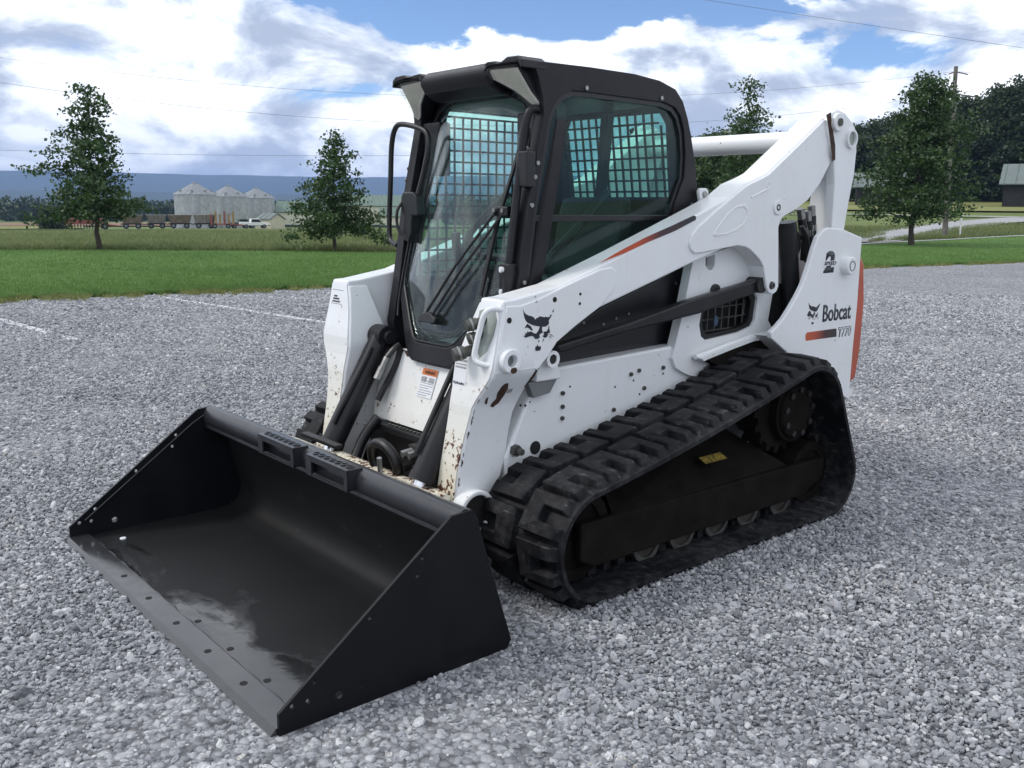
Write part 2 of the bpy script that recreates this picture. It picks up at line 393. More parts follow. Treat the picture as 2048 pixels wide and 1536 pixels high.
def stone_mat():
    m, T, b = new_mat('crushed_limestone'); r = T.n('ShaderNodeObjectInfo').outputs['Random']
    co = obj_co(T); n = T.noise(co, 2.2, 5, .65)
    gp = T.n('ShaderNodeNewGeometry').outputs['Position']; pv_ = T.math('SUBTRACT', T.noise(gp, .9, 5, .6), .5)
    f = T.math('ADD', T.math('ADD', T.math('MULTIPLY', r, .8), T.math('MULTIPLY', n, .2)), T.math('MULTIPLY', pv_, .38))
    c = T.ramp(f, [(.06, (.13, .134, .145)), (.30, (.25, .257, .274)), (.60, (.345, .353, .375)), (.84, (.46, .465, .48)), (.90, (.70, .70, .70)), (.905, (.38, .36, .33))])
    T.L.new(c, b.inputs['Base Color']); b.inputs['Roughness'].default_value = .85
    b.inputs['Specular IOR Level'].default_value = .3
    bump(T, b, n, .3, .15); return m
M['gravel'] = gravel_sheet_mat(); M['stone'] = stone_mat()
M['meadow'] = ground_mat('meadow_grass', [(.070, .100, .028), (.122, .158, .050), (.175, .200, .080)], (.12, 1.6), bscale=6, stretch=(1, 1, 1))
M['lawn'] = ground_mat('mown_lawn', [(.066, .135, .031), (.098, .180, .046), (.135, .222, .064)], (.25, 5.), bscale=30)
M['hay'] = ground_mat('hay_field', [(.14, .16, .05), (.20, .21, .08), (.26, .26, .11)], (.1, 2.), bscale=8)
M['soil'] = ground_mat('bare_soil', [(.16, .10, .065), (.22, .145, .095), (.26, .18, .12)], (.1, 1.), bscale=5)
M['drive'] = ground_mat('gravel_drive', [(.26, .26, .27), (.34, .34, .35), (.42, .42, .43)], (.4, 6.), bscale=20)

BS = np.unique(np.concatenate([np.arange(-45, 45.01, 1.), np.arange(-180, 180, 6.)])); 
DS = np.unique(np.concatenate([np.linspace(.5, 60, 30), [31, 40], np.geomspace(60, 14000, 46)]))
ground = grid_obj('ground', BS, [np.full(len(BS), d) for d in DS], 'meadow', -.05, closed=True)
lot = grid_obj('gravel_lot', BS, [np.minimum(edge_d(BS), 60)*t for t in (.002, .25, .5, .75, 1.)], 'gravel', 0., closed=True)
BL = np.arange(-50, 50.01, .25)
wob = 1.5*(.10*np.sin(BL*3.1)+.07*np.sin(BL*7.7+1)+.05*rng.standard_normal(len(BL))+.09*np.sin(BL*.9))
ED = edge_d(BL)+wob*.6+.05; LF = lawn_d(BL)
lawn = grid_obj('lawn', BL, [ED, ED+.18]+[ED+.18+(LF-ED-.18)*t for t in np.linspace(.04, 1, 14)], 'lawn', .035)
# the rim of the sod drops to the gravel
me = lawn.data; nb = len(BL)
for i in range(nb): me.vertices[i].co.z = .002
path = grid_obj('footpath', BL[(BL > 4)], [np.interp(BL[BL > 4], [4, 20.4, 24.9, 28.5, 50], [32, 41.3, 47.3, 54, 100])+o for o in (0, .5, 1.)], 'drive', .05)
def ribbon(name, cl, width, mat, dz):
    pts = [Vector(pol(b, d)[:2]) for b, d in cl]; q = []
    for i in range(len(pts)-1):
        for k in range(12): q.append(pts[i].lerp(pts[i+1], k/12))
    q.append(pts[-1]); m = MB(); V = []
    for i, p in enumerate(q):
        t = (q[min(i+1, len(q)-1)]-q[max(i-1, 0)]).normalized(); nrm = Vector((-t.y, t.x))
        w = width[0]+(width[1]-width[0])*i/(len(q)-1)
        for o in (-.5, -.17, .17, .5):
            a = p+nrm*o*w; rel = a-Vector(CAM[:2]); b = HEAD-math.degrees(math.atan2(rel.y, rel.x)) % 360
            V.append((a.x, a.y, float(terr(b, rel.length))+dz))
    F = [(i*4+k, i*4+k+1, i*4+k+5, i*4+k+4) for i in range(len(q)-1) for k in range(3)]
    m.v, m.f = V, F
    return tag(m.build(name, mat, fix=False, smooth=True), kind='structure')
ribbon('driveway', [(12, 41), (20.5, 44.5), (22.5, 54.), (24.5, 66), (26.5, 77), (28.4, 86), (33, 100)], (2.2, 5.0), 'drive', .07)
ribbon('driveway', [(14, 92), (20, 94), (24.5, 92), (28.4, 90), (33, 86)], (1.4, 2.2), 'drive', .09)
def patch(name, b0, b1, d0, d1, mat, dz):
    bs = np.arange(b0, b1+.01, .5); return grid_obj(name, bs, [np.full(len(bs), d) for d in np.linspace(d0, d1, 8)], mat, dz)
patch('hay_field', 13, 45, 108, 150, 'hay', .12)
patch('ploughed_field', -40, -19.5, 236, 330, 'soil', .25)
patch('hay_field', -40, -24.5, 170, 232, 'hay', .2)

# chalk lines marking bays on the gravel
def chalk_mat():
    m, T, b = new_mat('chalk_line'); co = obj_co(T)
    b.inputs['Base Color'].default_value = (.78, .79, .82, 1); b.inputs['Roughness'].default_value = .95
    a = T.ramp(T.noise(co, 16., 5, .75), [(.42, 0.), (.56, .85)]); T.L.new(a, b.inputs['Alpha']); return m
M['chalk'] = chalk_mat()
CHALK = (((-30.5, 14.9), (-25.3, 11.2)), ((-20.8, 16.1), (-11.45, 12.1)))
for p, q in CHALK:
    a, c = Vector(pol(*p, z=0)), Vector(pol(*q, z=0)); t = (c-a).normalized(); nn = Vector((-t.y, t.x, 0))*.06; m = MB(); V = []
    for i in range(41):
        pz = a.lerp(c, i/40)+nn*.5*math.sin(i*.9)*.4; V += [tuple(pz-nn+Vector((0, 0, .005))), tuple(pz+nn+Vector((0, 0, .005)))]
    m.v = V; m.f = [(2*i, 2*i+1, 2*i+3, 2*i+2) for i in range(40)]
    tag(m.build('chalk_line', 'chalk', fix=False), kind='structure')

# loose crushed stone: every stone in the near lot is geometry, placed by geometry nodes
def stones():
    P = []
    for d0, d1, c in ((1.2, 4.6, .0132), (4.6, 7.2, .0155), (7.2, 12.0, .0225), (12.0, 18.5, .034)):
        lim = d1+.1; ax = np.arange(-lim, lim, c); gx, gy = np.meshgrid(ax, ax)
        gx = gx+rng.uniform(-.5, .5, gx.shape)*c; gy = gy+rng.uniform(-.5, .5, gy.shape)*c
        d = np.hypot(gx, gy); ang = np.degrees(np.arctan2(gy, gx)); b = (HEAD-ang+180) % 360-180
        k = (d > d0) & (d <= d1) & (np.abs(b) < np.where(d < 4.6, 44, np.where(d < 7.2, 37, 33)))
        x, y = CAM.x+gx[k], CAM.y+gy[k]
        under = ((x > -.5) & (x < 1.15) & (np.abs(y) < .5)) | ((x > 1.67) & (x < 2.555) & (np.abs(y) < 1.024))
        if d0 > 10: k2 = np.hypot(x-CAM.x, y-CAM.y) < edge_d((HEAD-np.degrees(np.arctan2(y-CAM.y, x-CAM.x))+180) % 360-180)-.1; under |= ~k2
        P.append(np.stack([x, y], -1)[~under])
    P = np.concatenate(P); n = len(P)
    ok = np.ones(n, bool)
    for p_, q_ in CHALK:      # the chalk lies where the stones were rolled flat
        a = np.array(pol(*p_, z=0)[:2]); c = np.array(pol(*q_, z=0)[:2]); t = (c-a)/np.linalg.norm(c-a); r = P-a
        ok &= ~((np.abs(r@np.array([-t[1], t[0]])) < .085) & (r@t > 0) & (r@t < np.linalg.norm(c-a)) & (rng.random(n) < .85))
    P = P[ok]; n = len(P)
    me = bpy.data.meshes.new('gravel'); me.vertices.add(n)
    und = .006*np.sin(P[:, 0]*1.7+.6)*np.sin(P[:, 1]*1.3)+.004*np.sin(P[:, 0]*5.1)*np.cos(P[:, 1]*4.3)
    me.vertices.foreach_set('co', np.column_stack([P, und+rng.uniform(-.005, .008, n)]).ravel().astype(np.float32))
    dd = np.hypot(P[:, 0]-CAM.x, P[:, 1]-CAM.y); s = np.exp(rng.normal(0, .30, n))*np.interp(dd, [4, 9, 16], [.0078, .0100, .0160]); big_ = rng.random(n) < .012; s = np.clip(np.where(big_, s*1.9, s), .0035, .026)
    sv = np.column_stack([s*rng.uniform(.9, 1.5, n), s*rng.uniform(.75, 1.1, n), s*rng.uniform(.55, .95, n)]).astype(np.float32)
    rv = np.column_stack([rng.normal(0, .5, n), rng.normal(0, .5, n), rng.uniform(0, 6.28, n)]).astype(np.float32)
    for nm, ar in (('scl', sv), ('rotv', rv)):
        at = me.attributes.new(nm, 'FLOAT_VECTOR', 'POINT'); at.data.foreach_set('vector', ar.ravel())
    o = bpy.data.objects.new('gravel', me); link(o); me.materials.append(M['stone'])
    tag(o, 'loose grey crushed stone covering the lot', 'gravel', kind='stuff')
    ng = bpy.data.node_groups.new('scatter_stones', 'GeometryNodeTree')
    ng.interface.new_socket('Geometry', in_out='INPUT', socket_type='NodeSocketGeometry')
    ng.interface.new_socket('Geometry', in_out='OUTPUT', socket_type='NodeSocketGeometry')
    T = NT(ng); gi = T.n('NodeGroupInput'); go = T.n('NodeGroupOutput'); join = T.n('GeometryNodeJoinGeometry')
    for k in range(7):
        ico = T.n('GeometryNodeMeshIcoSphere', {'Radius': 1., 'Subdivisions': 2})
        pos = T.n('GeometryNodeInputPosition')
        nz = T.n('ShaderNodeTexNoise', {'Vector': pos.outputs[0], 'W': k*7.3+1, 'Scale': 1.15, 'Detail': 1.}, noise_dimensions='4D')
        vo = T.n('ShaderNodeTexVoronoi', {'Vector': pos.outputs[0], 'W': k*3.1, 'Scale': .9}, voronoi_dimensions='4D', feature='F1')
        f = T.math('ADD', T.math('MULTIPLY', nz.outputs[0], 1.1), T.math('MULTIPLY', vo.outputs['Distance'], .55))
        sc1 = T.n('ShaderNodeVectorMath', operation='SCALE'); T.L.new(pos.outputs[0], sc1.inputs[0]); T.L.new(f, sc1.inputs['Scale'])
        sp = T.n('GeometryNodeSetPosition', {'Geometry': ico.outputs['Mesh'], 'Position': sc1.outputs[0]})
        sm = T.n('GeometryNodeSetMaterial', {'Geometry': sp.outputs[0], 'Material': M['stone']})
        gti = T.n('GeometryNodeGeometryToInstance', {0: sm.outputs[0]}); T.L.new(gti.outputs[0], join.inputs[0])
    ip = T.n('GeometryNodeInstanceOnPoints', {'Points': gi.outputs[0], 'Instance': join.outputs[0], 'Pick Instance': True})
    a1 = T.n('GeometryNodeInputNamedAttribute', {'Name': 'scl'}, data_type='FLOAT_VECTOR'); a2 = T.n('GeometryNodeInputNamedAttribute', {'Name': 'rotv'}, data_type='FLOAT_VECTOR')
    T.L.new(a1.outputs[0], ip.inputs['Scale'])
    er = T.n('FunctionNodeEulerToRotation', {0: a2.outputs[0]}); T.L.new(er.outputs[0], ip.inputs['Rotation'])
    rv_ = T.n('FunctionNodeRandomValue', {'Min': 0, 'Max': 6} if False else {}, data_type='INT')
    rv_.inputs[4].default_value = 0; rv_.inputs[5].default_value = 6
    T.L.new(rv_.outputs[2], ip.inputs['Instance Index'])
    T.L.new(ip.outputs[0], go.inputs[0])
    md = o.modifiers.new('stones', 'NODES'); md.node_group = ng
stones()

# ------------------------------------------------------------------ grass blades
def leaf_mat(name, cols, trans=.35, scale=3.):
    m = bpy.data.materials.new(name); m.use_nodes = True; T = NT(m.node_tree); T.N.clear()
    out = T.n('ShaderNodeOutputMaterial'); co = obj_co(T)
    f = T.math('ADD', T.math('MULTIPLY', T.noise(co, scale, 3, .6), .5), T.math('MULTIPLY', T.noise(co, scale*9, 2, .6), .5))
    c = T.ramp(f, [(.34, cols[0]), (.5, cols[1]), (.66, cols[2])])
    d = T.n('ShaderNodeBsdfDiffuse', {'Color': c}); t = T.n('ShaderNodeBsdfTranslucent', {'Color': c})
    g = T.n('ShaderNodeBsdfGlossy', {'Color': (1, 1, 1, 1), 'Roughness': .45})
    mx = T.n('ShaderNodeMixShader', {0: trans, 1: d.outputs[0], 2: t.outputs[0]})
    m2 = T.n('ShaderNodeMixShader', {0: .035, 1: mx.outputs[0], 2: g.outputs[0]})
    T.L.new(m2.outputs[0], out.inputs[0]); return m
M['blade'] = leaf_mat('lawn_blades', [(.068, .150, .024), (.108, .210, .043), (.160, .270, .070)], .3, .35)
M['tallblade'] = leaf_mat('meadow_blades', [(.090, .130, .038), (.15, .19, .065), (.22, .24, .10)], .3, .25)
M['weed'] = leaf_mat('edge_weeds', [(.11, .15, .03), (.19, .21, .06), (.28, .27, .11)], .3, 2.)
M['leaf'] = leaf_mat('oak_leaves', [(.024, .055, .017), (.046, .090, .026), (.078, .135, .040)], .3, 1.2)
M['leaf2'] = leaf_mat('far_leaves', [(.016, .032, .012), (.030, .055, .018), (.050, .078, .026)], .25, .25)
M['bark'] = plain('bark', (.055, .045, .036), .9, 0, .4, 14, .5)
def fast_mesh(name, V, nper, mat, parent=None):
    n = len(V)//nper; me = bpy.data.meshes.new(name); me.vertices.add(len(V)); me.vertices.foreach_set('co', V.ravel().astype(np.float32))
    me.loops.add(n*nper); me.loops.foreach_set('vertex_index', np.arange(n*nper, dtype=np.int32))
    me.polygons.add(n); me.polygons.foreach_set('loop_start', np.arange(0, n*nper, nper, dtype=np.int32)); me.polygons.foreach_set('loop_total', np.full(n, nper, np.int32))
    me.update(); me.materials.append(M[mat]); o = bpy.data.objects.new(name, me); return link(o, parent)
def blades(name, b, d, hgt, wid, mat, dz, lean=.5):
    n = len(b); P = polA(b, d, dz); a = rng.uniform(0, 6.283, n); w = wid*rng.uniform(.6, 1.4, n); h = hgt*rng.uniform(.55, 1.35, n)
    dx = np.stack([np.cos(a)*w, np.sin(a)*w, 0*a], -1); tip = np.stack([rng.normal(0, lean, n)*h, rng.normal(0, lean, n)*h, h], -1)
    V = np.stack([P-dx, P+dx, P+tip], 1).reshape(-1, 3); return fast_mesh(name, V, 3, mat)
n = 420000; b = rng.uniform(-34, 33, n); u = rng.random(n)**1.7; d0 = edge_d(b)+.06+np.interp(b, BL, wob*.6); d = d0+u*(lawn_d(b)-d0)
tag(blades('lawn_grass', b, d, .055, .006, 'blade', .02), 'short mown green grass of the lawn', 'grass', kind='stuff')
n = 60000; b = rng.uniform(-34, 33, n); cl = (np.sin(b*1.9)+np.sin(b*4.3+2)+np.sin(b*.7+1)) > rng.normal(.1, .8, n); b = b[cl]
d = edge_d(b)+np.interp(b, BL, wob*.6)+rng.normal(-.06, .22, len(b))
tag(blades('edge_weeds', b, d, .07, .007, 'weed', -.005, .8), 'yellowish weeds creeping over the rim of the gravel', 'weeds', kind='stuff')
n = 230000; b = rng.uniform(-34, 33, n); d = lawn_d(b)+.2+(rng.random(n)**1.8)*np.where(b < 5, 120, 22)
ok = ~((b > 4) & (np.abs(d-np.interp(b, [4, 20.4, 24.9, 28.5, 50], [32, 41.3, 47.3, 54, 100])-.5) < .9)) & ~((b > 10) & (np.abs(d-np.interp(b, [12, 20.5, 22.5, 24.5, 26.5, 28.4, 33], [41, 44.5, 54, 66, 77, 86, 100])) < np.where(b > 21.5, 5.5, 1.6)))
tag(blades('meadow_grass', b[ok], d[ok], .20, .014, 'tallblade', 0., .6), 'rough unmown grass beyond the lawn', 'grass', kind='stuff')

# ------------------------------------------------------------------ hills and haze
def ridge(name, dist, el, b0, b1, seed, mat):
    r = np.random.default_rng(seed); bs = np.arange(b0, b1, .4); k = np.zeros(len(bs))
    for f_, a_ in ((.05, .5), (.13, .30), (.31, .16), (.8, .07), (2.1, .03)): k += a_*np.sin(bs*f_*2*math.pi/3+r.uniform(0, 6))
    top = dist*math.tan(R_(el))*(1+.10*k); V = []; rows = 9
    for j in range(rows):
        t = j/(rows-1); dd = dist-dist*.28*(1-t); zz = -8+(top+8)*(t**1.35)*(1+.05*np.sin(bs*2.3+j*1.7)*(1-t))
        a = np.radians(HEAD-bs); V.append(np.stack([CAM.x+dd*np.cos(a), CAM.y+dd*np.sin(a), zz], -1))
    a = np.radians(HEAD-bs); V.append(np.stack([CAM.x+dist*1.3*np.cos(a), CAM.y+dist*1.3*np.sin(a), top*.2], -1)); rows += 1
    nn = len(bs); m = MB(); m.v = np.concatenate(V).tolist()
    m.f = [(j*nn+i, j*nn+i+1, (j+1)*nn+i+1, (j+1)*nn+i) for j in range(rows-1) for i in range(nn-1)]
    return tag(m.build(name, mat, fix=False, smooth=True), kind='structure')
M['hill'] = ground_mat('wooded_hill', [(.020, .035, .022), (.032, .050, .030), (.050, .07, .04)], (.0016, .009), bscale=.02)
ridge('wooded_ridge', 5200, 1.72, -75, 75, 3, 'hill')
ridge('foothills', 3300, .62, -75, 75, 9, 'hill')
hz = MB().box(-9500, 9500, -9500, 9500, -14, 186).build('haze', 'hole', fix=True)
hm = bpy.data.materials.new('haze_air'); hm.use_nodes = True; T = NT(hm.node_tree); T.N.clear()
ho = T.n('ShaderNodeOutputMaterial'); pv = T.n('ShaderNodeVolumePrincipled', {'Color': (.36, .54, .95, 1), 'Density': 1.75e-4, 'Anisotropy': .0})
T.L.new(pv.outputs[0], ho.inputs['Volume']); hz.data.materials.clear(); hz.data.materials.append(hm); tag(hz, 'pale blue haze over the valley', 'haze', kind='stuff'); hz.display_type = 'WIRE'

# ------------------------------------------------------------------ trees
def leaves(C, size, r, droop=.25):
    n = len(C); a = r.uniform(0, 6.283, n); el = r.normal(-droop, .55, n)
    ax = np.stack([np.cos(a)*np.cos(el), np.sin(a)*np.cos(el), np.sin(el)], -1)
    q = r.normal(size=(n, 3)); sd = np.cross(ax, q); sd /= np.linalg.norm(sd, axis=1)[:, None]+1e-9
    s = (size*r.uniform(.6, 1.35, n))[:, None]; w = s*.36
    V = np.stack([C-ax*s*.5, C+sd*w, C+ax*s*.5, C-sd*w], 1); return V.reshape(-1, 3)
def make_tree(name, label, pos, h, spread, clear, seed, nb, per, leaf, trunk_r, kind='pyramid', wind=0., group=None, lm='leaf'):
    r = np.random.default_rng(seed); o = empty(name, label, 'tree', group, pos); m = MB(); C = []
    wd = Vector((-.76, .65, 0))
    def bend(p): k = (p.z/h)**2.2*wind*h; return p+wd*k
    tp = [bend(Vector((r.normal(0, .012)*h*(i > 0), r.normal(0, .012)*h*(i > 0), h*i/8))) for i in range(9)]
    m.tube(tp, 0, 8, rs=[trunk_r*max(.10, (1-i/8.4))*(1.25 if i == 0 else 1) for i in range(9)])
    for i in range(nb):
        t = ((i+.5)/nb)**(1.25 if kind == 'pyramid' else .9); z = h*(clear+(1-clear)*t*.98); az = i*2.39996+r.normal(0, .35)
        if kind == 'pyramid': pr = (1-t)**.95*1.06+.03
        elif kind == 'round': pr = math.sqrt(max(0, 1-(1.75*t-.72)**2))*.98+.04
        elif kind == 'tall': pr = (1-t)**.66*(1-.12*math.exp(-t*7))*.98+.05
        else: pr = (math.sin(min(1, t*1.15+.12)*math.pi)**.55)*.95+.05
        L = spread*pr*(r.uniform(.55, 1.25) if kind == 'pyramid' else r.uniform(.66, 1.16)); rise = (-.04+.6*t**1.1)*L if kind == 'pyramid' else (.05+.75*t)*L
        k = z/h*8; k0 = int(min(7, k)); b0 = tp[k0].lerp(tp[k0+1], k-k0)
        dirv = Vector((math.cos(az), math.sin(az), 0)); e = b0+dirv*L+Vector((0, 0, rise+r.normal(0, .04)*h*.3)); e += wd*(wind*1.1*L*(.3+t))
        mid = b0.lerp(e, .5)+Vector((0, 0, .06*L)); rr = max(.006*h*.25, trunk_r*.30*(L/spread)**.8)
        m.tube([b0, mid, e], 0, 5, rs=[rr, rr*.6, rr*.15])
        ns = max(3, int(per*(L/spread)))
        for q in range(ns):
            s = r.uniform(.16, 1.04)**.85; c = b0.lerp(mid, s*2) if s < .5 else mid.lerp(e, s*2-1)
            sp = (.055*h*.45+.13*L*(1-.35*s)); c = c+Vector((r.normal(0, sp), r.normal(0, sp), r.normal(0, sp*.42)))
            nl = int(r.integers(9, 19)); cl = np.array(c)+r.normal(0, 1, (nl, 3))*np.array([1, 1, .6])*leaf*1.05
            C.append(cl)
    m.build('trunk', 'bark', o, smooth=True, fix=False)
    fast_mesh('crown', leaves(np.concatenate(C), leaf, r), 4, lm, o)
    return o
def at(b, d, dz=0.): return pol(b, d, dz)
make_tree('young_oak_tree', 'tall young tree with an open dark crown at the lawn edge left of the bins', at(-23.72, 33.2, -.05), 5.2, 1.62, .22, 11, 60, 22, .115, .085, wind=-.015)
make_tree('young_oak_tree', 'smaller young tree standing between the grain bins and the cab mirror', at(-10.69, 30.6, -.05), 3.8, 1.27, .16, 23, 56, 22, .10, .062)
make_tree('young_oak_tree', 'windblown tree top rising just behind the white cross tube', at(13.4, 40, -.05), 6.7, 1.5, .16, 31, 60, 20, .125, .08, wind=.05)
make_tree('young_oak_tree', 'dense windblown tree in front of the utility pole on the right', at(22.94, 41.6, -.05), 6.6, 2.25, .14, 47, 96, 30, .125, .11, kind='tall', wind=.045)
fp = [make_tree('wood_tree', 'dark leafy tree in the wooded row behind the right-hand field', at(b, d), h, s, .06, sd, 64, 26, .42, .28, kind='round', group='trees of the wooded row', lm='leaf2')
      for b, d, h, s, sd in ((27.4, 150, 15.2, 5.2, 61), (25.3, 156, 13.8, 4.6, 62), (20.2, 152, 10.2, 4.4, 63))]
for i, (b, d, k, s) in enumerate(((29.6, 148, 0, 1.02), (31.6, 152, 1, 1.12), (22.6, 158, 2, 1.0), (23.9, 150, 1, .86), (18.6, 156, 2, 1.02), (16.9, 150, 2, .92), (15.3, 155, 2, .90), (13.6, 148, 1, .70), (12.0, 156, 2, .9),
                                  (26.4, 162, 0, .96), (28.5, 164, 1, 1.08), (21.3, 164, 0, .80), (33.5, 150, 0, 1.0), (10.3, 150, 2, .85), (24.6, 160, 1, .98), (19.4, 148, 2, .85))):
    c = copy_tree(fp[k]); c.location = at(b, d); c.rotation_euler.z = i*1.3+.7; c.scale = (s*1.1, s*1.1, s)
make_tree('bushy_tree', 'low bushy tree under the white cross tube behind the cab', at(12.4, 52), 4.4, 3.0, .05, 71, 70, 34, .16, .12, kind='round')
make_tree('small_bush', 'small round bush beside the left hay field', at(-26.0, 150), 2.9, 2.0, .05, 73, 40, 16, .25, .1, kind='round', lm='leaf2')
def woods(name, label, b0, b1, d0, d1, n, hh, seed):
    r = np.random.default_rng(seed); C = []
    for i in range(n):
        b = r.uniform(b0, b1); d = r.uniform(d0, d1); h = hh*r.uniform(.7, 1.25); p = np.array(pol(b, d)); k = 190
        q = r.normal(size=(k, 3)); q /= np.linalg.norm(q, axis=1)[:, None]; q *= r.uniform(.75, 1.05, (k, 1))
        C.append(p+q*np.array([h*.55, h*.55, h*.5])+np.array([0, 0, h*.5]))
    tag(fast_mesh(name, leaves(np.concatenate(C), 1.5, r), 4, 'leaf2'), label, 'woods', kind='stuff')
woods('far_woods', 'far dark belt of woods below the blue ridge', -34, -5, 420, 560, 240, 8.5, 5)
woods('far_woods', 'far woods filling the background behind the cab', -4, 12, 300, 430, 130, 9, 6)
woods('far_woods', 'dense shaded woods behind the right-hand tree row', 9, 38, 168, 205, 240, 9.5, 8)

# ------------------------------------------------------------------ farm buildings
M['galv'] = plain('galvanised_steel', (.40, .415, .43), .42, .5, .25, 1.2)
M['galvroof'] = plain('galvanised_roof', (.22, .235, .25), .5, .5, .2, 2.)
M['cream'] = plain('cream_siding', (.62, .60, .48), .7, 0, .06, 1.)
M['shedw'] = plain('tan_siding', (.52, .49, .37), .75, 0, .08, 1.)
M['green'] = plain('green_metal_roof', (.10, .155, .115), .5, 0, .12, .8)
M['dgreen'] = plain('dark_green_trim', (.03, .05, .04), .6)
M['pale'] = plain('pale_metal_roof', (.115, .145, .135), .5, 0, .12, .6)
M['darkwall'] = plain('dark_barn_wall', (.018, .018, .018), .9, 0, .4, .8)
M['rustb'] = plain('rusty_wagon_side', (.19, .145, .11), .8, 0, .35, 1.5)
M['rustg'] = plain('weathered_wagon_side', (.25, .235, .215), .8, 0, .3, 1.5)
M['red'] = plain('red_implement_paint', (.24, .065, .05), .5, 0, .25, 2.)
M['yel'] = plain('ochre_implement_paint', (.30, .20, .07), .6, 0, .35, 2.)
M['carw'] = plain('white_truck_paint', (.75, .76, .77), .35, 0, .05, 2.)
M['dglass'] = plain('dark_window', (.02, .025, .03), .15, 0, .2, 2.)
M['tyre'] = plain('tyre_rubber', (.018, .018, .018), .85, 0, .2, 4.)
M['pole'] = plain('weathered_pole_wood', (.165, .148, .132), .9, 0, .35, 5., .4)
M['wire'] = plain('wire', (.16, .16, .17), .5)
def silo(b, d, r, label):
    o = empty('grain_bin', label, 'grain bin', 'three grain bins', pol(b, d, -.3)); m = MB(); N = 40; V = []; F = []
    ring = 26; H = 7.05
    for j in range(ring+1):
        rr = r+(.035 if j % 2 else -.02)
        V += [(rr*math.cos(2*math.pi*i/N), rr*math.sin(2*math.pi*i/N), H*j/ring) for i in range(N)]
    F = [(j*N+i, j*N+(i+1) % N, (j+1)*N+(i+1) % N, (j+1)*N+i) for j in range(ring) for i in range(N)]
    m.v, m.f = V, F; m.build('wall', 'galv', o, fix=False, smooth=True)
    m = MB(); V = []; n2 = 48
    for rr, z in ((r+.18, H-.08), (.55, H+2.15), (.5, H+2.35), (.02, H+2.42)):
        for i in range(n2):
            k = rr*(1.02 if i % 2 else 1.); V.append((k*math.cos(2*math.pi*i/n2), k*math.sin(2*math.pi*i/n2), z+(.07 if i % 2 and rr > .6 else 0)))
    m.v = V; m.f = [(j*n2+i, j*n2+(i+1) % n2, (j+1)*n2+(i+1) % n2, (j+1)*n2+i) for j in range(3) for i in range(n2)]
    rf = m.build('roof', 'galvroof', o, fix=False)
    for k in range(7):
        a = k*.9+R_(HEAD+180)-2.6; x, y = (r*.78)*math.cos(a), (r*.78)*math.sin(a)
        MB().cyl((x, y, H+.35), (x, y, H+.85), .22, 10).box(x-.3, x+.3, y-.3, y+.3, H+.82, H+.92).build('vent', 'galv', rf)
    a = R_(HEAD+180+28); x, y = (r+.12)*math.cos(a), (r+.12)*math.sin(a); t = Vector((-math.sin(a), math.cos(a), 0))*.2
    m = MB(); p = Vector((x, y, 0))
    for s in (-1, 1): m.tube([p+t*s+Vector((0, 0, .5)), p+t*s+Vector((0, 0, H+.3))], .03, 5)
    for k in range(18): m.tube([p-t+Vector((0, 0, .6+k*.32)), p+t+Vector((0, 0, .6+k*.32))], .02, 4)
    m.build('ladder', 'galv', o, fix=False)
    a = R_(HEAD+180-14); x, y = (r+.02)*math.cos(a), (r+.02)*math.sin(a)
    MB().cyl((x, y, .3), (x*1.02, y*1.02, .3), .9, 4).build('door', 'galvroof', o)
for b, d, lb in ((-18.55, 203, 'left of the three galvanised grain bins, nearest the parked wagons'), (-16.73, 218, 'middle one of three galvanised grain bins with conical roofs'), (-15.16, 233, 'right of the three galvanised grain bins, behind the small tan shed')): silo(b, d, 4.1, lb)
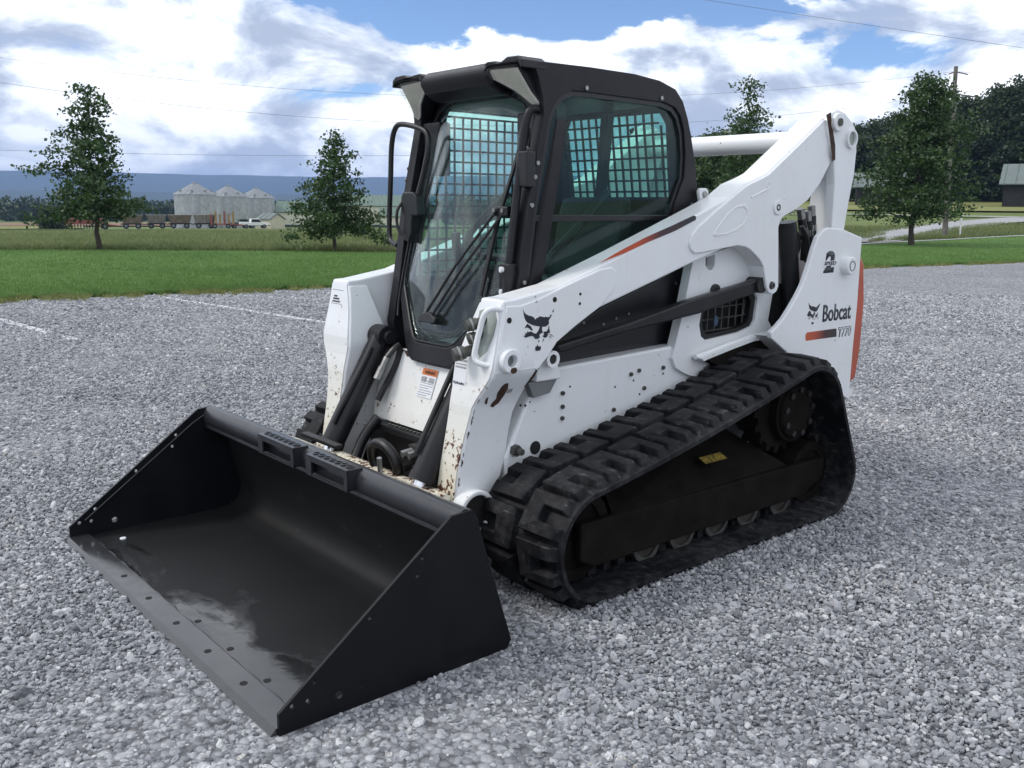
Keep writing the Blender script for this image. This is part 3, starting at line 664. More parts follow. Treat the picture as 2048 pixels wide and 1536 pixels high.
def gable(name, label, b, d, w, l, eave, peak, rz, wall, roof, wins=(), trim='dgreen', over=.35, cat='building'):
    o = empty(name, label, cat, None, pol(b, d, -.3), R_(HEAD-b+90+rz))   # local x across the view, local -y towards the camera after turning
    o.rotation_euler.z = R_(HEAD-b-90+rz+180)
    m = MB(); hw, hl = w/2, l/2
    m.add([(-hl, -hw, 0), (hl, -hw, 0), (hl, hw, 0), (-hl, hw, 0), (-hl, -hw, eave), (hl, -hw, eave), (hl, hw, eave), (-hl, hw, eave), (-hl, 0, peak), (hl, 0, peak)],
          [(0, 1, 5, 4), (2, 3, 7, 6), (1, 2, 6, 9, 5), (3, 0, 4, 8, 7), (4, 5, 9, 8), (6, 7, 8, 9), (0, 3, 2, 1)]); m.build('wall', wall, o)
    sl_ = (peak-eave)/hw; rm = MB()
    for s in (-1, 1):
        y1 = s*(hw+over); z1 = eave-over*sl_+.06
        rm.add([(-hl-over, y1, z1), (hl+over, y1, z1), (hl+over, 0, peak+.06), (-hl-over, 0, peak+.06), (-hl-over, y1, z1+.12), (hl+over, y1, z1+.12), (hl+over, 0, peak+.18), (-hl-over, 0, peak+.18)],
               [(0, 1, 2, 3), (4, 7, 6, 5), (0, 4, 5, 1), (1, 5, 6, 2), (3, 2, 6, 7), (0, 3, 7, 4)])
        k = int(l/1.2)
        for i in range(k+1):
            x = -hl+l*i/k; rm.add([(x-.04, y1, z1+.12), (x+.04, y1, z1+.12), (x+.04, 0, peak+.18), (x-.04, 0, peak+.18), (x, y1, z1+.2), (x, 0, peak+.26)], [(0, 4, 5, 3), (1, 2, 5, 4), (0, 1, 4), (3, 5, 2)])
    rm.build('roof', roof, o, fix=False)
    if trim:
        for x in (-hl, hl):
            for y in (-hw, hw): MB().box(x-.12, x+.12, y-.12, y+.12, 0, eave).build('corner_trim', trim, o)
        MB().box(-hl-.03, hl+.03, -hw-.03, hw+.03, 0, .9).build('skirting', trim, o)
    for side, a, z0, ww, hh, nm in wins:
        if side == 'F': bx = (a-ww/2, a+ww/2, -hw-.08, -hw+.02, z0, z0+hh)
        else: bx = (hl-.02, hl+.08, a-ww/2, a+ww/2, z0, z0+hh)
        wo = MB().box(*bx).build(nm, 'dglass' if nm == 'window' else 'grey', o)
        e = .09
        if side == 'F':
            MB().box(bx[0]-e, bx[1]+e, -hw-.12, -hw-.02, z0+hh, z0+hh+e).build('lintel', 'carw', wo)
            MB().box(bx[0]-e, bx[1]+e, -hw-.12, -hw-.02, z0-e, z0).build('sill', 'carw', wo)
    return o
gable('garden_shed', 'small tan gabled shed in front of the right grain bin', -14.45, 188, 3.4, 4.6, 2.1, 3.1, -52, 'shedw', 'pale', [('F', 0, .2, 1.2, 1.8, 'door')], trim=None, over=.2, cat='shed')
gable('farm_building', 'low cream farm building with a green roof behind the smaller young tree', -11.9, 236, 10, 17, 3.9, 6.3, -8, 'cream', 'green', [('F', -3, 1.2, 1.4, 1.1, 'window'), ('F', 1.5, 1.2, 1.4, 1.1, 'window'), ('F', 5.5, .0, 1.1, 2.2, 'door')])
gable('farm_building', 'tall cream farm building with green roof seen beside the cab mirror', -8.2, 248, 13, 20, 5.6, 8.2, 8, 'cream', 'green', [('F', -5, 1.4, 1.6, 1.2, 'window')])
gable('farm_office', 'cream lean building with green roof and door, in front of the tall one', -6.6, 231, 7, 11, 3.0, 4.9, -4, 'cream', 'green', [('F', -3.2, .1, 1.2, 2.2, 'door'), ('F', .4, 1., 1.3, 1.1, 'window'), ('F', 3.2, 1., 1.3, 1.1, 'window')])
gable('livestock_barn', 'long dark barn with a pale metal roof at the right edge', 33.3, 130, 9, 27, 3.0, 5.2, 3, 'darkwall', 'pale', [('F', -11+k*3.2, .8, 1.9, 1.2, 'window') for k in range(7)], trim=None, over=.5, cat='barn')
gable('livestock_barn', 'dark barn with pale roof half hidden behind the dense tree', 21.0, 132, 6, 5.5, 2.7, 4.3, 2, 'darkwall', 'pale', [('F', 0, .8, 1.6, 1.2, 'window')], trim=None, over=.5, cat='barn')

def wheels(o, xs, ys, r, w=.3):
    for x in xs:
        for y in ys:
            t = MB().cyl((x, y-w/2, r), (x, y+w/2, r), r, 14).build('wheel', 'tyre', o); MB().cyl((x, y-w/2-.02, r), (x, y+w/2+.02, r), r*.5, 10).build('rim', 'grey', t)
def wagon(b, d, l, label, mat, hgt=1.35):
    o = empty('farm_wagon', label, 'wagon', 'wagons parked by the grain bins', pol(b, d), R_(HEAD-b-90)); h = l/2
    m = MB(); m.add([(-h*.8, -.8, .9), (h*.8, -.8, .9), (h*.8, .8, .9), (-h*.8, .8, .9), (-h, -1.2, .9+hgt), (h, -1.2, .9+hgt), (h, 1.2, .9+hgt), (-h, 1.2, .9+hgt)],
      [(0, 1, 5, 4), (1, 2, 6, 5), (2, 3, 7, 6), (3, 0, 4, 7), (0, 3, 2, 1)]); m.build('hopper', mat, o)
    rb = MB()
    for k in range(6):
        x = -h*.9+k*h*.36; rb.tube([(x*.85, -.86, .95), (x, -1.24, .9+hgt)], .05, 4); rb.tube([(x*.85, .86, .95), (x, 1.24, .9+hgt)], .05, 4)
    tag(rb.build('side_ribs', 'rustb', o, fix=False), kind='stuff')
    MB().box(-h, h, -1.26, 1.26, .9+hgt, .98+hgt).build('rail', 'rustg', o); MB().box(-h, h, -.4, .4, .7, .88).box(h, h+1.6, -.08, .08, .66, .78).build('chassis', 'steel', o)
    wheels(o, (-h*.55, h*.55), (-.85, .85), .48); return o
for b, d, l, lb, mt in ((-22.0, 172, 3.5, 'leftmost brown hopper wagon parked by the tall young tree', 'rustb'), (-20.7, 174, 3.3, 'second hopper wagon from the left left of the grain bins', 'rustg'), (-19.45, 172, 3.9, 'third hopper wagon, rust brown, just left of the grain bins', 'rustb'), (-18.1, 171, 3.7, 'pale weathered hopper wagon next to the ochre implement', 'rustg')): wagon(b, d, l, lb, mt)
def implement(b, d, label, mat, upright):
    o = empty('folded_tillage_implement' if upright else 'seed_drill', label, 'implement', None, pol(b, d), R_(HEAD-b-90)); m = MB()
    if upright:
        MB().box(-2.0, 2.0, -.9, .9, .6, .85).build('frame', 'red', o)
        for k in range(6):
            x = -1.9+k*.72; MB().box(x, x+.34, -.6, .6, .8, 2.4+.5*(k % 2)).build('folded_wing', 'yel' if k % 3 else 'red', o)
        MB().tube([(2, 0, .7), (3.6, 0, .55)], .12, 6).build('drawbar', 'red', o)
        wheels(o, (-1.2, 1.0), (-.9, .9), .42)
    else:
        MB().box(-3, 3, -.8, .8, .9, 1.7).build('hopper', mat, o); MB().box(-3.1, 3.1, -.9, .9, 1.7, 1.8).build('lid', 'red', o)
        for k in range(14): MB().box(-2.9+k*.43, -2.75+k*.43, -1.1, .6, .15, .9).build('coulter', 'steel', o)
        MB().tube([(3, 0, .9), (5.2, 0, .6)], .12, 6).build('drawbar', 'red', o); wheels(o, (-3.3, 3.3), (0,), .55)
    return o
implement(-17.15, 170, 'upright folded orange and ochre tillage implement in front of the bins', 'yel', True)
implement(-24.55, 165, 'low red seed drill parked in the field left of the tall tree', 'red', False)
def pickup(b, d, label, mat, rz):
    o = empty('pickup_truck', label, 'truck', None, pol(b, d), R_(HEAD-b-90+rz)); m = MB()
    m.prism([(-2.6, .55), (2.6, .55), (2.6, 1.0), (1.3, 1.1), (.75, 1.75), (-.65, 1.75), (-.75, 1.15), (-2.6, 1.15)], -.9, .9); m.build('body', mat, o, bevel=.06)
    MB().prism([(1.18, 1.15), (.72, 1.68), (-.58, 1.68), (-.66, 1.18)], -.92, .92).build('side_window', 'dglass', o)
    for y in (-.6, .6): MB().box(2.58, 2.64, y-.18, y+.18, .75, .95).build('headlight', 'lens', o)
    MB().box(2.5, 2.72, -.92, .92, .45, .62).build('bumper', 'grey', o)
    wheels(o, (-1.6, 1.65), (-.82, .82), .38, .26)
pickup(-15.35, 180, 'white pickup truck parked left of the tan shed', 'carw', 10)
pickup(-16.0, 186, 'dark pickup parked between the bins and the white pickup', 'dgreen', 10)

# ------------------------------------------------------------------ utility pole and wires
base = Vector((-42.65, -18.23, .05))
top = Vector((-42.57, -18.41, 8.2))
po = empty('utility_pole', 'tall leaning wooden utility pole behind the dense tree', 'utility pole', None, tuple(base))
tl = top-base
MB().tube([(0, 0, 0), tl*.5, tl], 0, 10, rs=[.135, .115, .09]).build('pole', 'pole', po, smooth=True, fix=False)
ra = Vector((-.76, .65, 0)); 
for k, (zf, ln) in enumerate(((.97, .5), (.845, .85))):
    p = tl*zf; MB().tube([p-ra*ln*.6+Vector((0, 0, -.1)), p, p+ra*ln*1.2+Vector((0, 0, -.12))], .03, 6).build('insulator_bracket', 'pole', po, fix=False)
MB().cyl(tl*.78+Vector((.1, .15, -.4)), tl*.78+Vector((.1, .15, .4)), .06, 8).build('insulator', 'grey', po)
MB().box(-.5, -.44, .5, .56, -.2, 1.1).build('guy_marker', 'carw', po)
def wire(label, a, c, sag, r=.0075):
    a, c = Vector(a), Vector(c); pts = []
    for i in range(41):
        t = i/40; pts.append(a.lerp(c, t)-Vector((0, 0, 4*sag*t*(1-t))))
    tag(MB().tube(pts, r, 4).build('overhead_wire', 'wire', fix=False), label, 'wire', 'overhead wires')
wire('lowest overhead wire running level in front of the blue ridge', (2.25, -36.71, 3.41), (-42.48, -18.61, 5.22), .8)
wire('top overhead wire strung to the tip of the utility pole', (1.37, -46.68, 8.78), (-42.56, -18.43, 7.97), 2.1)
wire('middle overhead wire just below the top one', (1.9, -36.69, 6.55), (-42.58, -18.4, 7.03), 2.1)
wire('overhead wire leaving the pole tip to the right', (-42.56, -18.43, 7.97), (-60.0, -4.0, 7.9), .35)
wire('near overhead wire slanting across the upper right sky', (-14.7, -22.9, 9.4), (-34.2, -2.6, 5.0), .12)

# measured outlines of the loader plates, (x, z) in metres
G = {
 'arm': [[1.381, 1.142], [1.328, 1.145], [1.098, 1.182], [0.733, 1.3], [0.261, 1.461], [0.051, 1.535], [-0.06, 1.597], [-0.169, 1.629], [-0.231, 1.651], [-0.483, 1.807], [-0.667, 1.924], [-0.733, 1.941], [-0.774, 1.912], [-0.784, 1.803], [-0.766, 1.728], [-0.73, 1.683], [-0.667, 1.605], [-0.573, 1.528], [-0.478, 1.481], [-0.379, 1.45], [-0.348, 1.428], [-0.335, 1.395], [-0.365, 1.111], [-0.351, 1.085], [-0.319, 1.072], [-0.284, 1.084], [-0.265, 1.112], [-0.23, 1.211], [-0.199, 1.243], [-0.161, 1.268], [-0.119, 1.292], [-0.079, 1.307], [-0.016, 1.315], [0.054, 1.308], [0.304, 1.243], [0.55, 1.173], [0.869, 1.084], [1.012, 1.019], [1.114, 0.962], [1.158, 0.913], [1.217, 0.859], [1.255, 0.815], [1.333, 0.711], [1.352, 0.633], [1.369, 0.537], [1.388, 0.473], [1.433, 0.438], [1.488, 0.413], [1.522, 0.389], [1.553, 0.328], [1.607, 0.272], [1.621, 0.333], [1.611, 0.403], [1.592, 0.53], [1.564, 0.635], [1.536, 0.714], [1.52, 0.763], [1.456, 0.831], [1.437, 0.898], [1.402, 1.017]],
 'arm_rear_plate': [[0.004, 1.553], [0.152, 1.476], [0.271, 1.406], [0.32, 1.364], [0.331, 1.329], [0.319, 1.303], [0.294, 1.287], [0.245, 1.288], [-0.016, 1.315], [-0.079, 1.307], [-0.119, 1.292], [-0.161, 1.268], [-0.199, 1.243], [-0.23, 1.211], [-0.265, 1.112], [-0.284, 1.084], [-0.319, 1.072], [-0.351, 1.085], [-0.365, 1.111], [-0.335, 1.395], [-0.348, 1.428], [-0.379, 1.45], [-0.478, 1.481], [-0.573, 1.528], [-0.667, 1.605], [-0.73, 1.683], [-0.766, 1.728], [-0.784, 1.803], [-0.776, 1.9], [-0.734, 1.931], [-0.668, 1.917], [-0.484, 1.8], [-0.232, 1.644], [-0.17, 1.622], [-0.061, 1.588]],
 'arm_front_plate': [[1.371, 1.121], [1.303, 1.119], [1.227, 1.135], [1.017, 1.2], [0.878, 1.24], [0.814, 1.246], [0.787, 1.227], [0.783, 1.2], [0.799, 1.156], [0.872, 1.09], [1.012, 1.021], [1.114, 0.964], [1.158, 0.914], [1.217, 0.861], [1.255, 0.817], [1.333, 0.713], [1.352, 0.633], [1.369, 0.537], [1.388, 0.475], [1.433, 0.44], [1.488, 0.415], [1.522, 0.39], [1.553, 0.33], [1.605, 0.275], [1.616, 0.332], [1.607, 0.402], [1.588, 0.529], [1.56, 0.635], [1.532, 0.714], [1.515, 0.763], [1.451, 0.83], [1.433, 0.898], [1.397, 1.017]],
 'stamp': [[-0.053, 1.504], [-0.084, 1.486], [-0.087, 1.456], [-0.061, 1.415], [-0.004, 1.386], [0.073, 1.366], [0.157, 1.358], [0.172, 1.367], [0.133, 1.41], [0.071, 1.462], [0.016, 1.494]],
 'stripe': [[0.885, 1.264], [0.767, 1.309], [0.605, 1.364], [0.428, 1.414], [0.302, 1.452], [0.284, 1.448], [0.287, 1.433], [0.426, 1.386], [0.585, 1.345], [0.737, 1.3]],
 'link': [[-0.68, 1.917], [-0.708, 1.952], [-0.769, 1.973], [-0.836, 1.961], [-0.919, 1.917], [-0.954, 1.879], [-0.973, 1.785], [-0.966, 1.659], [-0.942, 1.557], [-0.922, 1.455], [-0.903, 1.352], [-0.787, 1.354], [-0.789, 1.48], [-0.787, 1.605], [-0.765, 1.727], [-0.719, 1.799], [-0.687, 1.865]],
 'panel': [[-0.628, 1.377], [-0.68, 1.394], [-0.813, 1.385], [-1.01, 1.339], [-1.009, 1.248], [-1.013, 0.984], [-1.003, 0.743], [-1.001, 0.544], [-1.001, 0.469], [-0.698, 0.614], [-0.503, 0.713], [-0.39, 0.783], [-0.241, 0.87], [-0.234, 0.9], [-0.285, 0.927], [-0.336, 0.96], [-0.382, 1.003], [-0.44, 1.064], [-0.482, 1.116], [-0.507, 1.164], [-0.538, 1.231], [-0.558, 1.287], [-0.59, 1.35]],
 'engine_plate': [[0.188, 1.25], [-0.08, 1.301], [-0.215, 1.334], [-0.43, 1.33], [-0.456, 1.08], [-0.428, 0.93], [-0.501, 0.852], [-0.476, 0.797], [-0.314, 0.794], [-0.072, 0.78], [0.079, 0.739], [0.132, 0.697], [0.218, 0.73], [0.277, 0.76], [0.308, 0.81], [0.296, 0.844], [0.244, 1.013]],
 'grille_hole': [[0.115, 0.988], [0.095, 1.061], [0.011, 1.092], [-0.285, 1.101], [-0.327, 1.049], [-0.313, 0.938], [-0.29, 0.91], [-0.182, 0.888], [0.073, 0.871], [0.105, 0.892], [0.123, 0.946]],
 'small_hole': [[0.098, 1.259], [0.029, 1.273], [0.028, 1.222], [0.042, 1.202], [0.072, 1.2], [0.095, 1.22]],
 'black_panel': [[0.955, 0.939], [0.694, 1.058], [0.354, 1.153], [0.094, 1.244], [0.151, 1.0], [0.212, 0.827], [0.943, 0.821]],
 'bar': [[-0.164, 1.137], [-0.251, 1.155], [-0.279, 1.127], [-0.258, 1.089], [0.2, 1.012], [0.701, 0.965], [1.071, 0.912], [1.088, 0.944], [0.671, 1.004], [0.283, 1.075]],
 'logo': {"hat": [[1.2924, 1.1041], [1.2884, 1.0935], [1.2775, 1.0846], [1.2656, 1.0793], [1.2517, 1.0761], [1.2397, 1.0708], [1.2335, 1.0629], [1.2275, 1.0617], [1.2276, 1.0669], [1.2176, 1.067], [1.2096, 1.0724], [1.1975, 1.0708], [1.1832, 1.0661], [1.1792, 1.0696], [1.1689, 1.0658], [1.1566, 1.0665], [1.1527, 1.0753], [1.1465, 1.0741], [1.1495, 1.0675], [1.1565, 1.0596], [1.1625, 1.0517], [1.1592, 1.0424], [1.1663, 1.0353], [1.1784, 1.0301], [1.1927, 1.0312], [1.213, 1.034], [1.2331, 1.0381], [1.2512, 1.0439], [1.2691, 1.052], [1.2791, 1.0602], [1.2861, 1.0726], [1.2903, 1.0877]], "tip": [[1.1447, 1.0854], [1.1356, 1.0947], [1.1365, 1.0864], [1.1405, 1.0829]], "nose": [[1.2069, 1.0331], [1.1958, 1.0322], [1.1965, 1.0194], [1.1912, 1.0084], [1.2003, 1.0061], [1.2084, 1.0022], [1.2093, 0.9962], [1.2051, 0.9913], [1.2162, 0.9862], [1.2282, 0.9857], [1.2364, 0.9924], [1.2425, 0.9997], [1.2604, 0.9989], [1.2801, 0.9954], [1.2901, 1.0037], [1.2803, 1.0051], [1.2824, 1.0142], [1.2764, 1.0108], [1.2706, 1.0148], [1.2746, 1.0196], [1.2626, 1.0156], [1.2528, 1.0178], [1.2407, 1.0109], [1.2266, 1.0067], [1.2167, 1.0149], [1.2108, 1.0235]], "cheek": [[1.272, 1.0485], [1.253, 1.0366], [1.2428, 1.0208], [1.2528, 1.0223], [1.2629, 1.0306], [1.2728, 1.0344], [1.2846, 1.0323], [1.2807, 1.038]], "cheek2": [[1.1601, 1.0348], [1.1566, 1.0132], [1.1533, 1.0045], [1.1646, 1.0031], [1.1664, 0.9941], [1.1725, 0.9878], [1.1817, 0.987], [1.192, 0.9932], [1.185, 1.0002], [1.1882, 1.0112], [1.1719, 1.0114], [1.1629, 1.0198]], "whisk": [[1.1594, 0.9997], [1.1469, 0.9971], [1.1332, 0.986], [1.1448, 0.9931], [1.1583, 0.9973]], "whisk2": [[1.1613, 0.9929], [1.153, 0.9907], [1.1425, 0.9837], [1.1529, 0.9877]], "m1": [[1.2131, 0.9813], [1.209, 0.981], [1.2119, 0.9714], [1.2149, 0.9724]], "m2": [[1.1887, 0.9838], [1.1857, 0.9836], [1.1866, 0.9775], [1.1926, 0.9704], [1.1896, 0.9778]], "chin": [[1.2188, 0.9644], [1.2157, 0.9588], [1.2106, 0.9553], [1.2015, 0.9568], [1.2003, 0.9467], [1.2052, 0.9396], [1.2275, 0.9401], [1.2296, 0.9479], [1.2278, 0.9569], [1.2217, 0.9578]], "w3": [[1.159, 0.982], [1.1485, 0.9742], [1.1548, 0.9794]], "w4": [[1.2707, 0.9562], [1.2658, 0.9641], [1.2668, 0.9604]]},
 'logo2': {"hat": [[-0.5418, 1.0252], [-0.5504, 1.0141], [-0.5691, 1.0048], [-0.5898, 1.0035], [-0.6144, 0.9962], [-0.6255, 1.0029], [-0.6477, 1.0156], [-0.6433, 1.0034], [-0.6301, 0.9894], [-0.6252, 0.9815], [-0.617, 0.9754], [-0.5961, 0.9768], [-0.5747, 0.9832], [-0.5562, 0.9909], [-0.547, 1.0062]], "l": [[-0.5554, 0.9852], [-0.5652, 0.9772], [-0.5708, 0.967], [-0.5832, 0.9621], [-0.5918, 0.964], [-0.5967, 0.9719], [-0.6022, 0.9756], [-0.6065, 0.9646], [-0.6029, 0.9583], [-0.5944, 0.9547], [-0.5968, 0.9472], [-0.5853, 0.9447], [-0.576, 0.9486], [-0.5693, 0.9557], [-0.546, 0.9548], [-0.5364, 0.962], [-0.5435, 0.9754]], "r": [[-0.631, 0.9712], [-0.6315, 0.9596], [-0.6275, 0.9516], [-0.6178, 0.9457], [-0.6086, 0.948], [-0.612, 0.956], [-0.6159, 0.9607], [-0.6262, 0.9616]], "chin": [[-0.5878, 0.9247], [-0.5999, 0.9222], [-0.598, 0.9141], [-0.5879, 0.9123], [-0.5796, 0.9146], [-0.5807, 0.9228]], "wl": [[-0.5414, 0.9445], [-0.5525, 0.9495], [-0.5686, 0.9491], [-0.5556, 0.9476]], "wl2": [[-0.5507, 0.9398], [-0.559, 0.9441], [-0.5706, 0.9449], [-0.5621, 0.9422]], "wr": [[-0.6264, 0.9484], [-0.6444, 0.948], [-0.6326, 0.9463]], "wr2": [[-0.627, 0.9434], [-0.644, 0.9389], [-0.6336, 0.9388]], "m1": [[-0.59, 0.9427], [-0.593, 0.9425], [-0.5924, 0.9351]], "m2": [[-0.6065, 0.9407], [-0.6109, 0.9412], [-0.606, 0.9333]]},
 'bar_decal': [[-0.539, 0.833], [-0.533, 0.86], [-0.544, 0.875], [-0.812, 0.874], [-0.82, 0.87], [-0.824, 0.83]],
}

# ================================================================== the track loader
LD_ = empty('track_loader', 'white compact track loader with black cab and wide black bucket on the gravel', 'loader')
def ch(mb, name, mat, parent=LD_, **k): return mb.build(name, mat, parent, **k)

# ---- rubber tracks
def track_path():
    """closed centre line (x,z,nx,nz) of the belt's outer face, evenly spaced"""
    cs = [(1.195, .245, .222), (-.418, .207, .187), (-.205, .545, .236)]     # front idler, rear idler, sprocket
    seq = [0, 1, 2]; pts = []
    def tang(a, b):   # external tangent a->b, belt outside on the right of travel (clockwise loop seen from +y ... x fwd)
        (x0, z0, r0), (x1, z1, r1) = cs[a], cs[b]; dx, dz = x1-x0, z1-z0; L = math.hypot(dx, dz); th = math.atan2(dz, dx); al = math.acos((r0-r1)/L)
        return th, al
    # travel: bottom from front to rear, up the back, forward along the top
    res = []
    for a, b in ((0, 1), (1, 2), (2, 0)):
        th, al = tang(a, b); n = th+al; res.append(n)       # normal angle on the left of travel
    for i, (a, b) in enumerate(((0, 1), (1, 2), (2, 0))):
        n = res[i]; prev = res[i-1]
        # arc on circle a from prev normal to n (decreasing angle)
        d = (prev-n) % (2*math.pi)
        for k in range(int(d/.06)+1):
            t = prev-d*k/(int(d/.06)+1); pts.append((cs[a][0]+cs[a][2]*math.cos(t), cs[a][1]+cs[a][2]*math.sin(t)))
        p0 = (cs[a][0]+cs[a][2]*math.cos(n), cs[a][1]+cs[a][2]*math.sin(n)); p1 = (cs[b][0]+cs[b][2]*math.cos(n), cs[b][1]+cs[b][2]*math.sin(n))
        sag = .020 if i == 2 else 0
        for k in range(40):
            t = k/40; pts.append((p0[0]+(p1[0]-p0[0])*t, p0[1]+(p1[1]-p0[1])*t-sag*4*t*(1-t)))
    P = np.array(pts); P = np.vstack([P, P[:1]]); s = np.r_[0, np.cumsum(np.hypot(*np.diff(P, axis=0).T))]
    return P, s
TP, TS = track_path(); TL = TS[-1]
def tp(s):
    s = s % TL; x, z = np.interp(s, TS, TP[:, 0]), np.interp(s, TS, TP[:, 1]); e = .012
    x1, z1 = np.interp((s+e) % TL, TS, TP[:, 0]), np.interp((s+e) % TL, TS, TP[:, 1]); x0, z0 = np.interp((s-e) % TL, TS, TP[:, 0]), np.interp((s-e) % TL, TS, TP[:, 1])
    dx, dz = x1-x0, z1-z0; L = math.hypot(dx, dz); return x, z, dz/L, -dx/L      # outward normal
x_, z_, nx_, nz_ = tp(TL*.2)
FL = 1
if (x_-.4)*nx_+(z_-.35)*nz_ < 0: FL = -1
def tpt(s, w, h):
    x, z, nx, nz = tp(s); return (x+FL*nx*h, w, z+FL*nz*h)
NP = 28; PITCH = TL/NP
def track(sd):
    Y0, Y1 = .541, .991; N = 170; m = MB(); V = []
    prof = [(Y0, -.006), (Y0+.02, .0), (Y1-.02, .0), (Y1, -.006), (Y1, -.024), (Y0, -.024)]
    for i in range(N): V += [tpt(TL*i/N, sd*w, h) for w, h in prof]
    k = len(prof); m.v = V; m.f = [(i*k+j, i*k+(j+1) % k, ((i+1) % N)*k+(j+1) % k, ((i+1) % N)*k+j) for i in range(N) for j in range(k)]
    tr = ch(m, 'track', 'rubber', fix=True)
    c = (Y0+Y1)/2
    for row in (0, 1):
        for i in range(NP):
            s0 = (i+.5*row)*PITCH; g = .013*PITCH/.16; a = .056; p = PITCH-.014
            # C-shaped lug: web beside the centre line, two fingers reaching to the belt edge
            sh = [(0, .012), (p, .012), (p, .212), (p-a, .216), (p-a, .112), (a+.002, .112), (a+.002, .216), (0, .212)]
            sgn = -1 if row == 0 else 1
            m = MB(); n = len(sh); cs_, cw = p/2, .10; LH = .038
            bot = [tpt(s0+s, sd*(c+sgn*w), -.003) for s, w in sh]
            ins = [(.008, .006), (-.008, .006), (-.007, -.016), (.007, -.016), (.007, -.008), (-.007, -.008), (-.007, -.016), (.007, -.016)]
            topv = []
            for (s, w), (ds, dw) in zip(sh, ins):
                topv.append(tpt(s0+s+ds, sd*(c+sgn*(w+dw)), LH if w < .15 else LH-.006))
            m.add(bot+topv, [(j, (j+1) % n, n+(j+1) % n, n+j) for j in range(n)]+[(n+0, n+1, n+4, n+5), (n+1, n+2, n+3, n+4), (n+5, n+6, n+7, n+0)])
            m.build('tread_lug', 'rubber', tr, bevel=.004, seg=1)
    # inner drive lugs
    m = MB()
    for i in range(NP*2):
        s0 = i*PITCH/2
        for w in (.70, .80):
            q = [tpt(s0+a, sd*(w+b), h) for h in (-.02, -.055) for a, b in ((-.02, -.02), (.02, -.02), (.02, .02), (-.02, .02))]
            m.add(q, [(0, 1, 2, 3), (4, 7, 6, 5), (0, 4, 5, 1), (1, 5, 6, 2), (2, 6, 7, 3), (3, 7, 4, 0)])
    tag(m.build('drive_lugs', 'rubber', tr, fix=False), kind='stuff')
    # frame
    def Y(a, b): return (a*sd, b*sd) if sd > 0 else (b*sd, a*sd)
    m = MB().prism([(1.205, .30), (-.487, .275), (-.478, .171), (-.40, .15), (-.308, .112), (1.13, .11), (1.20, .15)], *Y(.845, .882))
    ch(m, 'track_frame', 'frame', tr, bevel=.008)
    m = MB(); sl_ = [(.295, .875), (.455, .60), (.30, .56), (.12, .60), (.12, .80)]
    V = [(x, sd*y, z) for x in (1.02, -.16) for z, y in sl_]; V[5+1] = (.02, sd*.60, .47); V[1] = (.86, sd*.60, .42)
    m.add(V, [(0, 1, 6, 5), (1, 2, 7, 6), (0, 5, 9, 4), (0, 4, 3, 2, 1), (5, 6, 7, 8, 9)]); ch(m, 'frame_cover', 'frame', tr)
    m = MB().add([(.372, sd*.812, .372), (.218, sd*.812, .372), (.225, sd*.775, .394), (.378, sd*.775, .394)], [(0, 1, 2, 3)])
    o = ch(m, 'safety_label', 'label_y', tr, fix=False); o.location = (0, sd*.004, .006)
    m = MB().cyl((1.195, sd*.62, .245), (1.195, sd*.83, .245), .186, 32).ring((1.195, sd*.82, .245), (1.195, sd*.842, .245), .186, .14)
    ch(m, 'front_idler', 'frame', tr, smooth=True)
    ch(MB().cyl((-.418, sd*.62, .207), (-.418, sd*.83, .207), .152, 32).ring((-.418, sd*.82, .207), (-.418, sd*.842, .207), .152, .11), 'rear_idler', 'frame', tr, smooth=True)
    for x in (.775, .545, .305, .075, -.185):
        r = ch(MB().cyl((x, sd*.63, .118), (x, sd*.830, .118), .085, 26), 'roller', 'rollerm', tr, smooth=True)
        ch(MB().ring((x, sd*.825, .118), (x, sd*.842, .118), .086, .066), 'roller_flange', 'bolt', r, smooth=True)
        ch(MB().cyl((x, sd*.82, .118), (x, sd*.838, .118), .035, 14), 'roller_cap', 'steel', r, smooth=True)
    # sprocket and hub
    tt = []
    for k in range(17):
        a = 2*math.pi*k/17
        for da, rr in ((-.10, .185), (-.06, .212), (.06, .212), (.10, .185)): tt.append((-.205+rr*math.cos(a+da), .545+rr*math.sin(a+da)))
    ch(MB().prism(tt, *Y(.70, .80)), 'sprocket', 'frame', tr)
    hb = ch(MB().cyl((-.255, sd*.60, .535), (-.255, sd*.845, .535), .150, 32).cyl((-.255, sd*.845, .535), (-.255, sd*.862, .535), .135, 32, .125), 'final_drive_hub', 'frame', tr, smooth=True, bevel=.004)
    for k in range(9):
        a = 2*math.pi*k/9+.2; x, z = -.255+.108*math.cos(a), .535+.108*math.sin(a)
        ch(MB().cyl((x, sd*.855, z), (x, sd*.876, z), .016, 6), 'hub_bolt', 'steel', hb)
    return tr
for sd in (1, -1): track(sd)

